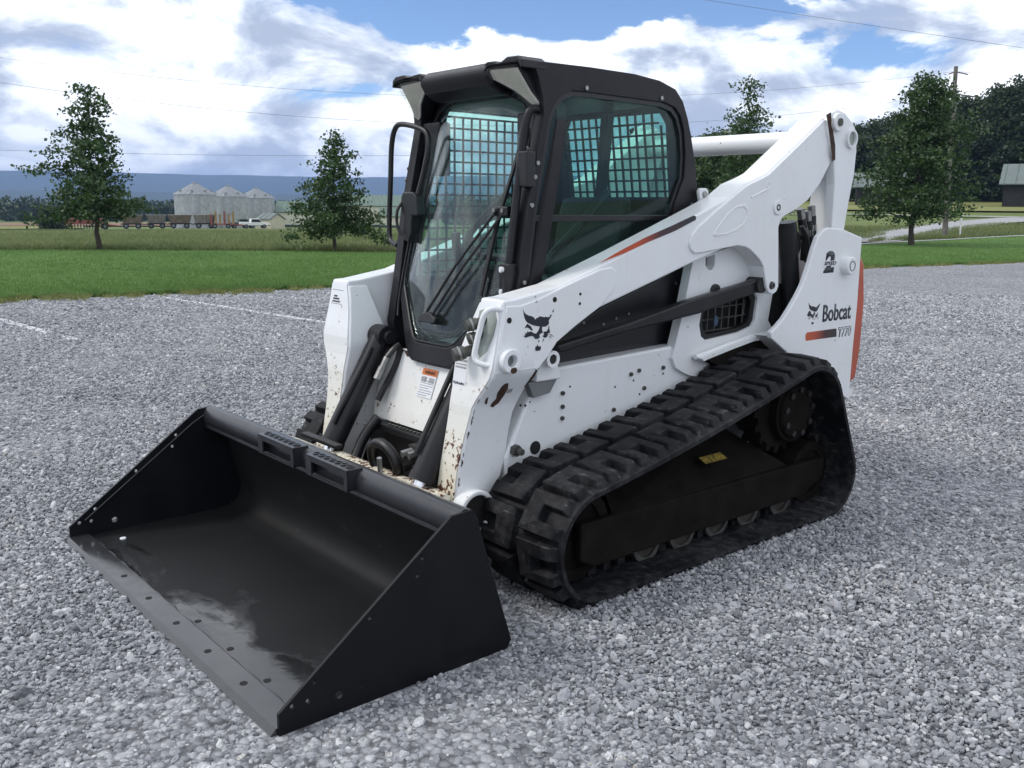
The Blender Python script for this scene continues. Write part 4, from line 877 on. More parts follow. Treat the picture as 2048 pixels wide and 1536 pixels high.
# ---- chassis
def boxp(poly, y0, y1, **k): return MB().prism(poly, y0, y1, **k)
body = ch(boxp([(1.285, .50), (1.16, .74), (1.05, .80), (1.009, .838), (.298, .862), (-.50, .86), (-.95, .80), (-.98, .42), (-.5, .34), (1.1, .28), (1.27, .34)], -.53, .53), 'chassis', 'white', bevel=.012)
for sd in (1, -1):
    y0, y1 = (.53, .542) if sd > 0 else (-.542, -.53)
    # engine-side upright plate with grille opening
    pl = ch(boxp(G['engine_plate'], sd*.50, sd*.548, holes=[G['grille_hole'], G['small_hole']]), 'engine_side_plate', 'white', bevel=.008)
    ch(boxp([(.17, .84), (-.37, .84), (-.37, 1.13), (.17, 1.13)], sd*.40, sd*.44), 'grille_backing', 'hole', pl)
    ch(boxp([(p[0]*1.0, p[1]) for p in G['grille_hole']], sd*.505, sd*.535, holes=[[( -.10+(x+.10)*.84, .985+(z-.985)*.80) for x, z in G['grille_hole']]]), 'grille_frame', 'plastic', pl)
    m = MB()
    for k in range(8):
        x = .07-k*.055; m.tube([(x, sd*.507, .87), (x-.01, sd*.507, 1.10)], .004, 5)
    for k in range(4):
        z = .905+k*.055; m.tube([(.10, sd*.510, z), (-.31, sd*.510, z+.005)], .004, 5)
    tag(m.build('grille_bars', 'bolt', pl, fix=False), kind='stuff')
    ch(MB().cyl((.02, sd*.53, 1.10), (.02, sd*.56, 1.10), .035, 16), 'latch_knob', 'plastic', pl, bevel=.004)
    ch(MB().prism([(-.02+.016*math.sin(t), .955+.025*math.cos(t)) for t in np.linspace(0, 6.28, 13)[:-1]], sd*.53, sd*.536), 'coolant_tag', 'blue', pl)
    # ledge over the track
    ch(MB().tube([(.17, sd*.57, .803), (-.08, sd*.57, .842), (-.24, sd*.57, .863), (-.50, sd*.57, .870)], .012, 8).prism([(.16, .80), (-.08, .84), (-.24, .861), (-.52, .868), (-.52, .85), (-.24, .845), (-.08, .822), (.14, .785)], sd*.53, sd*.60), 'fender_ledge', 'white')
    ch(boxp([(.12, .79), (-.08, .822), (-.24, .845), (-.98, .85), (-.98, .50), (-.55, .50), (-.1, .70)], sd*.53, sd*.60), 'fender_inner', 'frame')
    # black side panel below the cab window
    sp = ch(boxp(G['black_panel'], sd*.44, sd*.465), 'side_panel', 'panel', bevel=.004)
    for x, z in ((.205, 1.14), (.52, 1.02), (.68, .985), (.80, 1.0), (.60, 1.005)): ch(MB().cyl((x, sd*.464, z), (x, sd*.469, z), .006, 8), 'screw', 'zinc', sp)
    # lower control link
    br = ch(boxp(G['bar'], sd*.565, sd*.612), 'control_link', 'cyl', bevel=.008)
    ch(MB().cyl((-.25, sd*.55, 1.12), (-.25, sd*.625, 1.12), .038, 18), 'link_pivot', 'steel', br)
    # front pivot bracket
    bk = ch(boxp([(1.165, .80), (1.155, .90), (1.125, .945), (1.09, .94), (1.04, .84), (1.03, .80)], sd*.53, sd*.575), 'pivot_bracket', 'white', bevel=.006)
    ch(MB().ring((1.109, sd*.57, .892), (1.109, sd*.612, .892), .034, .020), 'pivot_boss', 'white', bk, smooth=True)
    ch(MB().cyl((1.109, sd*.56, .892), (1.109, sd*.606, .892), .022, 16), 'pivot_pin', 'steel', bk, smooth=True)
    ch(boxp([(1.20, .80), (1.04, .80), (1.08, .745), (1.17, .735)], sd*.53, sd*.565), 'arm_stop', 'grey', bk, bevel=.004)
    bolts = [(.566, .761), (.514, .772), (.476, .688), (.351, .768), (.12, .739), (.981, .727), (.98, .67), (.981, .621), (.671, .615), (.255, .805)]
    for x, z in bolts:
        ch(MB().cyl((x, sd*.53, z), (x, sd*.540, z), .0095, 6).cyl((x, sd*.540, z), (x, sd*.5425, z), .006, 10), 'side_bolt', 'bolt', body)
    for x, z in ((.545, .73), (.502, .663), (.346, .739), (.936, .749), (.663, .715), (1.182, .701), (1.208, .705)):
        ch(MB().cyl((x, sd*.528, z), (x, sd*.5312, z), .005, 10), 'bolt_hole', 'hole', body)  # uncut: black discs coloured as the shade in the holes
    ch(MB().cyl((1.24, sd*.53, .527), (1.24, sd*.555, .527), .024, 6).cyl((1.24, sd*.555, .527), (1.24, sd*.58, .527), .014, 12), 'axle_bolt', 'bolt', body)
    ch(MB().cyl((1.127, sd*.525, .518), (1.127, sd*.532, .518), .028, 20), 'access_hole', 'hole', body)  # black disc painted as the dark of the opening
    # rear upright: outer panel, inner plate, lift cylinder
    pn = ch(boxp(G['panel'], sd*.672, sd*.70), 'rear_panel', 'white', bevel=.006)
    ch(boxp([(-.24, .88), (-.98, .88), (-.99, .48), (-.70, .62), (-.40, .78)], sd*.60, sd*.672), 'rear_panel_web', 'white', pn)
    ch(MB().cyl((-.858, sd*.69, 1.198), (-.858, sd*.742, 1.198), .047, 28), 'pivot_cap', 'white', pn, bevel=.006, smooth=True)
    ch(MB().ring((-.858, sd*.741, 1.198), (-.858, sd*.7445, 1.198), .026, .0235), 'cap_ring', 'steel', pn)
    ip = ch(boxp([(-.40, .86), (-.43, 1.10), (-.46, 1.36), (-.56, 1.44), (-.66, 1.36), (-.74, 1.33), (-.80, 1.36), (-.93, 1.40), (-1.0, 1.30), (-1.0, .84)], sd*.46, sd*.49), 'inner_upright', 'white', bevel=.006)
    ch(MB().cyl((-.69, sd*.487, 1.30), (-.69, sd*.494, 1.30), .075, 22), 'hose_port', 'hole', ip)  # black disc on the plate, painted as the shade in the port
    ch(boxp([(-.40, .88), (-.43, 1.10), (-.36, 1.10), (-.34, .96)], sd*.46, sd*.55), 'upright_lip', 'white', ip)
    lc = ch(MB().cyl((-.50, sd*.575, 1.42), (-.62, sd*.575, .84), .046, 24), 'lift_cylinder', 'cyl', smooth=True)
    ch(boxp([(-.36, .92), (-.46, .86), (-.62, .84), (-.72, .92), (-.62, 1.10), (-.43, 1.12), (-.38, 1.05)], sd*.495, sd*.53), 'dark_recess', 'hole', ip)  # solid black plate; the cavity's shade is painted, nothing is hollow
    ch(MB().tube([(-.56, sd*.62, 1.40), (-.60, sd*.63, 1.34), (-.63, sd*.63, 1.20), (-.68, sd*.62, .98)], .010, 8, smooth=4), 'hydraulic_line', 'cyl', lc, fix=False, smooth=True)
    for k, (x, z, dx) in enumerate(((-.60, 1.485, -.05), (-.665, 1.475, -.03), (-.70, 1.50, -.02))):
        f_ = ch(MB().cyl((x, sd*.58, z), (x+dx*.4, sd*.58, z-.05), .021, 6), 'hose_fitting', 'zinc', ip)
        ch(MB().cyl((x+dx*.4, sd*.58, z-.05), (x+dx*1.2, sd*.58, z-.15), .023, 12).cyl((x+dx*1.2, sd*.58, z-.15), (x+dx*1.5, sd*.57, z-.26), .017, 12), 'hose', 'plastic', f_, smooth=True)
        ch(MB().cyl((x+dx*.75, sd*.58, z-.095), (x+dx*1.0, sd*.58, z-.125), .0255, 6), 'hose_nut', 'zinc', f_)
    # rear link
    lk = ch(boxp(G['link'], sd*.60, sd*.652), 'rear_link', 'white_arm', bevel=.006)
    ch(boxp([(-.80, 1.90), (-.93, 1.86), (-.95, 1.60), (-.90, 1.36), (-.80, 1.36), (-.82, 1.62)], sd*.50, sd*.60), 'link_inner', 'white_arm', lk)
    ch(MB().cyl((-.755, sd*.64, 1.909), (-.755, sd*.675, 1.909), .046, 28), 'link_boss', 'white_arm', lk, bevel=.005, smooth=True)
    ch(MB().cyl((-.755, sd*.67, 1.909), (-.755, sd*.682, 1.909), .020, 14).cyl((-.755, sd*.68, 1.909), (-.755, sd*.684, 1.909), .010, 6), 'link_pin', 'bolt', lk)
    ch(MB().ring((-.90, sd*.64, 1.837), (-.90, sd*.668, 1.837), .047, .036), 'tube_collar', 'white_arm', lk, smooth=True)
    ch(MB().cyl((-.90, sd*.64, 1.837), (-.90, sd*.655, 1.837), .037, 24), 'tube_bore', 'pocket', lk, smooth=True)
    for px_ in ((-.752, 1.79), (-.70, 1.67), (-.66, 1.63)):
        pass
    ch(boxp([(-.66, 1.94), (-.70, 1.955), (-.715, 1.90), (-.76, 1.80), (-.77, 1.73), (-.745, 1.72), (-.72, 1.80), (-.69, 1.88)], sd*.6535, sd*.6545), 'rust_smear', 'rust', lk)
ch(MB().cyl((-.70, -.50, 1.822), (-.70, .50, 1.822), .053, 40), 'cross_tube', 'white_arm', smooth=True)
tg = ch(boxp([(-.96, 1.25), (-1.03, 1.245), (-1.066, 1.20), (-1.10, 1.0), (-1.095, .74), (-1.07, .585), (-.98, .542)], -.695, .695), 'tailgate', 'orange', bevel=.02)
ch(boxp([(-.99, .54), (-1.06, .52), (-1.07, .49), (-1.0, .46)], -.66, .68), 'rear_skid', 'white')
ch(boxp([(-.30, .80), (-.98, .80), (-.98, 1.30), (-.90, 1.34), (-.30, 1.34)], -.46, .46), 'engine_hood', 'black', bevel=.03)

# ---- lift arms
i0 = [i for i, p in enumerate(G['arm']) if abs(p[0]-1.217) < .002][0]
ARM_MAIN = [tuple(p) for p in G['arm'][:i0+1]]+[(1.226, .862), (1.434, .862), (1.430, .898), (1.400, 1.017)]
j0 = [i for i, p in enumerate(G['arm_front_plate']) if abs(p[0]-1.217) < .002][0]
ARM_FP = [tuple(p) for p in G['arm_front_plate'][:j0+1]]+[(1.224, .868), (1.424, .868), (1.426, .898), (1.396, 1.017)]
LZ = [.33, .49, .60, .69, .743, .826, .858, .880, .905, .965, 2.]
def leg_yo(z): return float(np.interp(z, LZ, [.52, .52, .527, .543, .555, .611, .632, .6374, .6374, .6358, .60]))
def leg_yi(z): return float(np.interp(z, [.4, .76, .86, .934, 1.03, 1.123, 1.2], [.398, .400, .396, .414, .443, .485, .49]))
def leg_xf(z): return float(np.interp(z, [.25, .358, .49, .602, .689, .743, .826, .898, 1.017, 1.142], [1.545, 1.529, 1.509, 1.485, 1.468, 1.461, 1.441, 1.432, 1.402, 1.378]))
def leg_xr(z): return float(np.interp(z, [.25, .394, .431, .498, .60, .685, .745, .806, .859, .95, 1.1], [1.40, 1.343, 1.296, 1.277, 1.265, 1.258, 1.234, 1.227, 1.22, 1.24, 1.28]))
def lift_arm(sd):
    am = ch(boxp(ARM_MAIN, sd*.49, sd*.63), 'lift_arm', 'white_arm', bevel=.011, seg=3)
    zs = [1.12, 1.06, .965, .925, .88, .858, .84, .81, .78, .743, .715, .69, .645, .60, .545, .49, .43, .37, .30]; V = []
    for z in zs: V += [(leg_xf(z), sd*leg_yi(z), z), (leg_xf(z), sd*leg_yo(z), z), (leg_xr(z), sd*leg_yo(z), z), (leg_xr(z), sd*leg_yi(z), z)]
    m = MB(); k = len(zs); m.add(V, [(4*i+j, 4*i+(j+1) % 4, 4*i+4+(j+1) % 4, 4*i+4+j) for i in range(k-1) for j in range(4)]+[(3, 2, 1, 0), (4*k-4, 4*k-3, 4*k-2, 4*k-1)])
    leg = m.build('arm_leg', 'white_arm', am, smooth=True, bevel=.009, seg=3)
    ch(boxp(G['arm_rear_plate'], sd*.625, sd*.640), 'rear_doubler', 'white_arm', am, bevel=.006, seg=3)
    ch(boxp(ARM_FP, sd*.625, sd*.637), 'front_doubler', 'white_arm', am, bevel=.006, seg=3)
    st = G['stamp']; cx = sum(p[0] for p in st)/len(st); cz = sum(p[1] for p in st)/len(st)
    ch(boxp(st, sd*.638, sd*.6432, holes=[[(cx+(x-cx)*.86, cz+(z-cz)*.84) for x, z in st]]), 'stamped_rib', 'white_arm', am, bevel=.0025)
    ch(MB().tube([(-.10, sd*.638, 1.535), (-.235, sd*.638, 1.578)], .006, 6), 'weld_bead', 'white_arm', am)
    # front face of the leg gets knocked about most: a wear skin over it
    m = MB(); V = []; fz = np.linspace(1.125, .30, 22)
    for z in fz: V += [(leg_xf(z)+.003, sd*(leg_yi(z)+.008), z), (leg_xf(z)+.003, sd*(leg_yo(z)-.008), z)]
    m.add(V, [(2*i, 2*i+1, 2*i+3, 2*i+2) for i in range(len(fz)-1)])
    o = m.build('leg_front_plate', 'white_chip', am, fix=False); s_ = o.modifiers.new('thickness', 'SOLIDIFY'); s_.thickness = .005; s_.offset = 0
    # pins and bosses
    bs = ch(MB().ring((1.365, sd*.63, .916), (1.365, sd*.665, .916), .047, .023, 32), 'tilt_pin_boss', 'white_arm', am, smooth=True, bevel=.004)
    ch(MB().cyl((1.365, sd*.60, .916), (1.365, sd*.640, .916), .024, 20), 'pin_socket', 'grey', bs)
    ch(boxp([(1.372, .892), (1.352, .893), (1.343, .882), (1.350, .872), (1.366, .869), (1.378, .878)], sd*.6655, sd*.6662), 'paint_chip', 'rust', bs)
    for (x, z), r in zip(((1.131, 1.132), (1.361, 1.067), (.993, 1.146), (.995, 1.108)), (.0105, .0115, .006, .006)):
        ch(MB().cyl((x, sd*.630, z), (x, sd*.6385, z), r, 14), 'arm_hole', 'hole', am)  # black discs on the arm, hole shade in their colour
    for (x, z) in ((-.312, 1.49), (-.305, 1.118)):
        b_ = ch(MB().cyl((x, sd*.63, z), (x, sd*.648 if z > 1.3 else sd*.643, z), .034 if z > 1.3 else .020, 24), 'arm_pin', 'white_arm' if z > 1.3 else 'steel', am, bevel=.003, smooth=True)
        ch(MB().ring((x, sd*.64, z), (x, sd*.6495, z), .016, .008, 18), 'pin_bolt', 'bolt', b_)
    ch(MB().ring((1.46, sd*.50, .325), (1.46, sd*.578, .325), .085, .066, 34), 'coupler_pivot', 'white_arm', am, bevel=.005, smooth=True)
    ch(MB().cyl((1.46, sd*.50, .325), (1.46, sd*.560, .325), .067, 26), 'pivot_bore', 'steel', am)
    # missing paint on the leg
    def on_leg(poly, name='paint_chip'): ch(MB().prism(poly, 0, 1, mp=lambda a, b, t: (a, sd*(leg_yo(b)+.0012+.0009*t), b)), name, 'rust', am)
    on_leg([(1.34, .823), (1.328, .797), (1.331, .768), (1.343, .736), (1.358, .729), (1.368, .722), (1.383, .728), (1.377, .741), (1.364, .758), (1.373, .784), (1.367, .812), (1.356, .823)])
    on_leg([(1.418, .768), (1.410, .772), (1.405, .755), (1.402, .738), (1.409, .742), (1.417, .752)])
    on_leg([(1.228, .845), (1.216, .872), (1.208, .872), (1.216, .838), (1.236, .79), (1.243, .795)])
    r_ = np.random.default_rng(5)
    for k in range(16):      # knocks along the front corner
        z = r_.uniform(.33, .76); x = leg_xf(z)-.004; h_ = r_.uniform(.004, .016); w_ = r_.uniform(.003, .009)
        on_leg([(x, z-h_), (x, z+h_), (x-w_*.6, z+h_*.5), (x-w_, z), (x-w_*.5, z-h_*.6)])
    ch(boxp([(.075, 1.50), (.09, 1.56), (.08, 1.575), (.035, 1.575), (.02, 1.56), (.03, 1.50)], sd*.47, sd*.488), 'cab_lift_bracket', 'white_arm', am, bevel=.003)
    ch(MB().cyl((.055, sd*.47, 1.548), (.055, sd*.498, 1.548), .013, 10), 'bracket_bolt', 'zinc', am)
    return am
ARM = lift_arm(1); ARM2 = lift_arm(-1)
st = ch(boxp(G['stripe'], .6405 if False else .6302, .6318), 'stripe_decal', 'stripe', ARM)
for k, pg in G['logo'].items(): ch(boxp(pg, .6372, .6384), 'emblem', 'decal', ARM)
for k, pg in G['logo2'].items(): ch(boxp(pg, .7002, .7014), 'emblem', 'decal', bpy.data.objects['rear_panel'])
RP = bpy.data.objects['rear_panel']
ch(boxp(G['bar_decal'], .7002, .7014), 'model_bar', 'bar', RP)
text_obj('lettering', 'Bobcat', (-.679, .7012, .917), (-1, 0, -.003), (0, 0, 1), .088, .271, 'decal', RP, bold=.016)
text_obj('lettering', 'T770', (-.838, .7010, .825), (-1, 0, 0), (0, 0, 1), .053, .131, 'decal', RP, bold=.035, shear=.15)
text_obj('lettering', 'T770', (-.8415, .7022, .8285), (-1, 0, 0), (0, 0, 1), .046, .124, 'decalw', RP, bold=-.004, shear=.15)
text_obj('lettering', '2', (-.655, .7010, 1.167), (-1, 0, 0), (0, 0, 1), .110, .098, 'decal', RP, bold=.05, shear=.14)
ch(boxp([(-.645, 1.2035), (-.775, 1.2035), (-.775, 1.2275), (-.645, 1.2275)], .7002, .7022), 'lettering_band', 'decalw', RP)
text_obj('lettering', 'SPEED', (-.657, .7028, 1.2065), (-1, 0, 0), (0, 0, 1), .018, .110, 'decal', RP, bold=.025, shear=.15)
# plate coloured as the shaded coupler pocket, quick couplers and grab handle on the near leg, labels on the legs
pk = ch(MB().prism([(.500, 1.095), (.556, 1.110), (.590, 1.108), (.612, 1.066), (.606, 1.011), (.588, .952), (.548, .920), (.530, .945), (.512, 1.0), (.497, 1.05)], 0, 1, mp=lambda a, b, t: (leg_xf(b)+.004+.003*t, a, b)), 'coupler_pocket', 'pocket', ARM, bevel=.002)  # raised grey plate; the recess shade is only in its colour
for i, (y, z, r, L) in enumerate(((.540, 1.062, .023, .075), (.535, 1.010, .022, .055), (.505, .950, .026, .085))):
    x0 = leg_xf(z); q = ch(MB().cyl((x0, y, z), (x0+L*.55, y-.012, z-.012), r*.8, 16).cyl((x0+L*.5, y-.011, z-.011), (x0+L, y-.026, z-.02), r, 18), 'hydraulic_coupler', 'bolt', ARM, smooth=True, bevel=.002)
    ch(MB().ring((x0+L*.7, y-.017, z-.015), (x0+L*.78, y-.020, z-.017), r*1.12, r*.9, 18), 'coupler_ring', 'zinc', q)
ch(MB().tube([(1.375, .618, 1.104), (1.418, .608, 1.112), (1.440, .588, 1.090), (1.450, .572, 1.03), (1.462, .560, .955), (1.464, .560, .925), (1.455, .578, .907), (1.425, .612, .897)], .0115, 12, smooth=5), 'grab_handle', 'white_chip', ARM, smooth=True, fix=False)
def face_pt(y, z, o=.010): return (leg_xf(z)+o-.0045, y, z)
def label_sheet(parent, y0, y1, z0, z1, mat='decalw', name='label', o=.0085):
    m = MB(); a, b_, c_, d_ = face_pt(y0, z0, o), face_pt(y1, z0, o), face_pt(y1, z1, o), face_pt(y0, z1, o)
    return m.add([a, b_, c_, d_], [(0, 1, 2, 3)]).build(name, mat, parent, fix=False)
lb = label_sheet(ARM, .404, .484, .800, .905, o=.0100)
for k in range(5): label_sheet(lb, .409, .479, .842+k*.0135, .842+k*.0135+(.004 if k % 2 else .007), 'label_g', 'label_print', o=.0107)
dz = Vector(face_pt(0, .90))-Vector(face_pt(0, .80))
text_obj('lettering', 'High Flow', Vector(face_pt(.409, .822, .0113)), (0, 1, 0), dz, .0135, .070, 'decal', lb, bold=.01, thick=.0006)
text_obj('lettering', 'Hydraulics', Vector(face_pt(.409, .804, .0113)), (0, 1, 0), dz, .0145, .070, 'decal', lb, bold=.01, thick=.0006)
lb2 = label_sheet(ARM2, -.616, -.505, 1.028, 1.100, o=.0100)
for k, (y0, y1, z0, z1) in enumerate(((-.610, -.511, 1.032, 1.034), (-.610, -.511, 1.095, 1.097), (-.60, -.53, 1.040, 1.047), (-.595, -.54, 1.052, 1.060), (-.59, -.56, 1.064, 1.072))): label_sheet(lb2, y0, y1, z0, z1, 'decal', 'label_print', o=.0107)
ch(MB().prism([(1.325, .795), (1.300, .795), (1.300, .777), (1.325, .777)], 0, 1, mp=lambda a, b, t: (a, leg_yo(b)+.001+.0008*t, b)), 'small_label', 'label_g', ARM)

# ---- tilt cylinders and the front of the frame
for sd in (1, -1):
    a = Vector((1.288, sd*.354, .893)); e = Vector((1.565, sd*.354, .425)); u = (e-a).normalized()
    c = ch(MB().cyl(a, e, .052, 28).cyl(e-u*.02, e+u*.012, .056, 28), 'tilt_cylinder', 'cyl', smooth=True)
    ch(MB().cyl(e, e+u*.22, .028, 20), 'cylinder_rod', 'chrome', c, smooth=True)
    ch(MB().cyl((1.288, sd*.28, .893), (1.288, sd*.50, .893), .030, 20).cyl((1.288, sd*.305, .893), (1.288, sd*.40, .893), .053, 24), 'cylinder_eye', 'cyl', c, smooth=True, bevel=.003)
    ch(MB().cyl((1.288, sd*.42, .893), (1.288, sd*.50, .893), .055, 24), 'cylinder_boss', 'white_chip', c, smooth=True)
    p = a+u*.08+Vector((.045, -sd*.04, .03)); q = a+u*.46+Vector((.05, -sd*.03, .03))
    ch(MB().tube([p, p+u*.10, q-u*.06, q], .011, 8, smooth=3), 'cylinder_line', 'cyl', c, smooth=True, fix=False)
    p = a+u*.10+Vector((-.02, -sd*.085, .0)); ch(MB().cyl(p, p+u*.05, .014, 6).cyl(p+u*.05, p+u*.11, .018, 6), 'hose_fitting', 'zinc', c)
    ch(MB().tube([p, p-u*.05+Vector((-.03, -sd*.01, .01)), p+u*.02+Vector((-.06, -sd*.01, 0)), p+u*.2+Vector((-.05, 0, -.02))], .014, 8, smooth=4), 'hose', 'plastic', c, smooth=True, fix=False)
fp_ = ch(MB().add([(1.24, -.36, .845), (1.24, .36, .845), (1.335, .36, .585), (1.335, -.36, .585), (1.20, -.46, .83), (1.20, .46, .83), (1.27, .46, .54), (1.27, -.46, .54), (1.352, .34, .53), (1.352, -.34, .53)], [(0, 1, 2, 3), (4, 0, 3, 7), (1, 5, 6, 2), (3, 2, 8, 9)]), 'front_panel', 'white_panel', bevel=.01)
def fpt(y, z, o=.004): return (1.24+(.845-z)*.365+o, y, z)
def fsheet(y0, y1, z0, z1, mat, name, parent, o=.004): return MB().add([fpt(y0, z0, o), fpt(y1, z0, o), fpt(y1, z1, o), fpt(y0, z1, o)], [(0, 1, 2, 3)]).build(name, mat, parent, fix=False)
wl = fsheet(-.055, .055, .665, .785, 'decalw', 'warning_label', fp_)
fsheet(-.055, .055, .757, .785, 'label_o', 'label_header', wl, .0048)
text_obj('lettering', 'WARNING', Vector(fpt(-.036, .763, .0056)), (0, 1, 0), Vector(fpt(0, 1))-Vector(fpt(0, 0)), .015, .080, 'decal', wl, bold=.012, thick=.0006)
for k in range(7): fsheet(-.048, .048 if k % 3 else .02, .672+k*.010, .672+k*.010+.003, 'label_g', 'label_print', wl, .0048)
for y0, y1 in ((-.05, -.008), (.006, .046)): fsheet(y0, y1, .728, .750, 'label_g', 'label_pictogram', wl, .0049)
for k in range(9):
    y = -.27+k*.06; ch(MB().prism([(y-.03+.004*(k % 3), .838), (y+.034, .838), (y+.026, .829-.008*(k % 2)), (y+.008, .824-.01*((k*7) % 3)), (y-.02, .831)], 0, 1, mp=lambda a, b, t: (fpt(a, b, .003)[0]+.001*t, a, b)), 'rust_patch', 'rust', fp_)
# lower front: crossmember, hydraulic block, hose loop, coupler frame behind the bucket
ch(MB().box(1.28, 1.345, -.39, .39, .26, .49), 'front_crossmember', 'steel', bevel=.01)
cm = ch(MB().box(1.30, 1.40, -.26, .26, .490, .520), 'step_tread', 'cyl', bevel=.004)
for k in range(14): ch(MB().cyl((1.375, -.17+k*.028, .517), (1.375, -.17+k*.028, .527), .009, 8), 'tread_stud', 'bolt', cm)
vb = ch(MB().box(1.38, 1.46, .10, .24, .40, .50), 'valve_block', 'steel', bevel=.006)
for k, (y, z) in enumerate(((.13, .475), (.18, .48), (.21, .43), (.14, .42))): ch(MB().cyl((1.45, y, z), (1.505, y-.01, z-.01), .017, 6), 'valve_fitting', 'zinc' if k < 2 else 'steel', vb)
ch(MB().tube([(1.58+.045*math.cos(t*1.0)*.4-.02, .075+.105*math.sin(t)*.9, .435+.082*math.cos(t)) for t in np.linspace(-2.7, 2.9, 12)], .022, 10, smooth=4), 'hose_loop', 'plastic', smooth=True, fix=False)
ch(MB().tube([(1.40, -.22, .55), (1.46, -.25, .46), (1.52, -.24, .36), (1.58, -.2, .28)], .024, 10, smooth=5), 'hydraulic_hose', 'plastic', smooth=True, fix=False)
ch(MB().tube([(1.30, .22, .80), (1.38, .235, .70), (1.46, .25, .55), (1.52, .24, .42)], .014, 8, smooth=5), 'hydraulic_hose', 'plastic', smooth=True, fix=False)
for y0, y1 in ((-.56, -.20), (.16, .56)): qa = ch(boxp([(1.60, .10), (1.68, .10), (1.745, .43), (1.70, .455), (1.62, .42)], y0, y1), 'attachment_plate', 'white_chip', bevel=.01)
ch(MB().cyl((1.56, -.50, .34), (1.56, .50, .34), .06, 26), 'torque_tube', 'white_chip', smooth=True)
ch(MB().box(1.70, 1.735, -.32, -.02, .495, .512), 'lock_lever', 'steel', qa, bevel=.003)
ch(MB().tube([(1.72, .30, .43), (1.735, .315, .50), (1.74, .32, .535)], .010, 8), 'lock_lever', 'zinc', qa, fix=False)

# ---- bucket
W = 1.016
BK = ch(MB().prism([(2.46, .010), (1.86, .012), (1.78, .022), (1.742, .045), (1.722, .085), (1.720, .13), (1.745, .24), (1.79, .40), (1.812, .485), (1.800, .490), (1.776, .40), (1.732, .245), (1.706, .13), (1.708, .075), (1.730, .033), (1.772, .010), (1.86, .0), (2.46, .0)], -W+.011, W-.011), 'bucket', 'floor', smooth=True)
hl = [(2.028, .413), (2.047, .360), (2.221, .271), (2.412, .128), (2.483, .077), (2.433, .076), (2.332, .060)]
side = [(2.526, .0), (2.526, .067), (1.915, .522), (1.838, .527), (1.82, .515), (1.663, .030), (1.680, .002), (1.70, .0)]
for sd in (1, -1):
    sp = ch(MB().prism(side, sd*(W-.011), sd*W, holes=[circle(x, z, .0075 if i != 6 else .013, 12) for i, (x, z) in enumerate(hl)]), 'side_plate', 'bucket', BK)
    ch(MB().tube([(2.46, sd*(W-.014), .085), (1.95, sd*(W-.014), .455), (1.87, sd*(W-.014), .50)], .0035, 5), 'side_weld', 'rail', BK, fix=False)
ch(MB().prism([(2.448, .0115), (2.448, .020), (2.530, .020), (2.548, .004), (2.545, .0), (2.448, .0)], -W+.012, W-.012), 'cutting_edge', 'edge', BK)
for k in range(5):
    ch(MB().cyl((2.489, -.404+k*.2765, .0195), (2.489, -.404+k*.2765, .0212), .0125, 14), 'edge_hole', 'hole', BK)  # thin black disc painted as the shade of a hole
    ch(MB().cyl((2.417, -.39+k*.2765, .0095), (2.417, -.39+k*.2765, .0112), .0125, 14), 'floor_hole', 'hole', BK)  # same black disc, hole shade painted on the floor
ch(MB().tube([(2.445, -.95+k*.038+.004*math.sin(k*2.1), .0135) for k in range(51)] if False else [(2.4445+.0025*math.sin(k*1.7), -.93+k*.0372, .0135) for k in range(51)], .0055, 6, rs=[.0035+.0035*abs(math.sin(k*.7)) for k in range(51)]), 'edge_weld', 'zinc' if False else 'rail', BK, smooth=True, fix=False)
for x, y in ((2.345, -.86),): ch(MB().cyl((x, y, .010), (x, y, .018), .014, 14), 'floor_bolt', 'decalw', BK, bevel=.003)
rl = ch(MB().prism([(1.875, .435), (1.884, .448), (1.892, .470), (1.890, .500), (1.876, .522), (1.852, .531), (1.826, .524), (1.808, .505), (1.803, .48), (1.790, .42), (1.80, .415)], -W+.012, W-.012), 'top_rail', 'rail', BK, smooth=True)
ch(MB().prism([(1.872, .418), (1.886, .432), (1.884, .446), (1.868, .438)], -W+.014, W-.014), 'rail_lip', 'rail', BK)
for y0, y1 in ((-.335, -.02), (.085, .395)):
    s_ = ch(MB().box(1.858, 1.928, y0, y1, .5285, .5345), 'bucket_step', 'rail', BK, bevel=.002)
    nn_ = 7
    V = MB()
    V.box(1.922, 1.926, y0, y1, .510, .531)
    for y in (y0+.0, y1-.022): V.box(1.920, 1.927, y, y+.040 if y == y0 else y+.022, .452, .530)
    V.box(1.920, 1.926, y0, y1, .452, .460)
    for y in (y0+.002, y1-.006): V.prism([(1.865, .50), (1.885, .452), (1.924, .452), (1.924, .530), (1.865, .530)], y, y+.004)
    for k in range(nn_):
        yy = y0+.03+k*(y1-y0-.06)/(nn_-1); V.ring((1.893, yy, .5335), (1.893, yy, .539), .016, .011, 12)
    V.build('step_frame', 'rail', s_) 
    for k in range(nn_):
        yy = y0+.03+k*(y1-y0-.06)/(nn_-1); MB().cyl((1.893, yy, .533), (1.893, yy, .5358), .011, 12).build('grip_hole', 'hole', s_)  # black disc fills each ring, painted as its inner shade

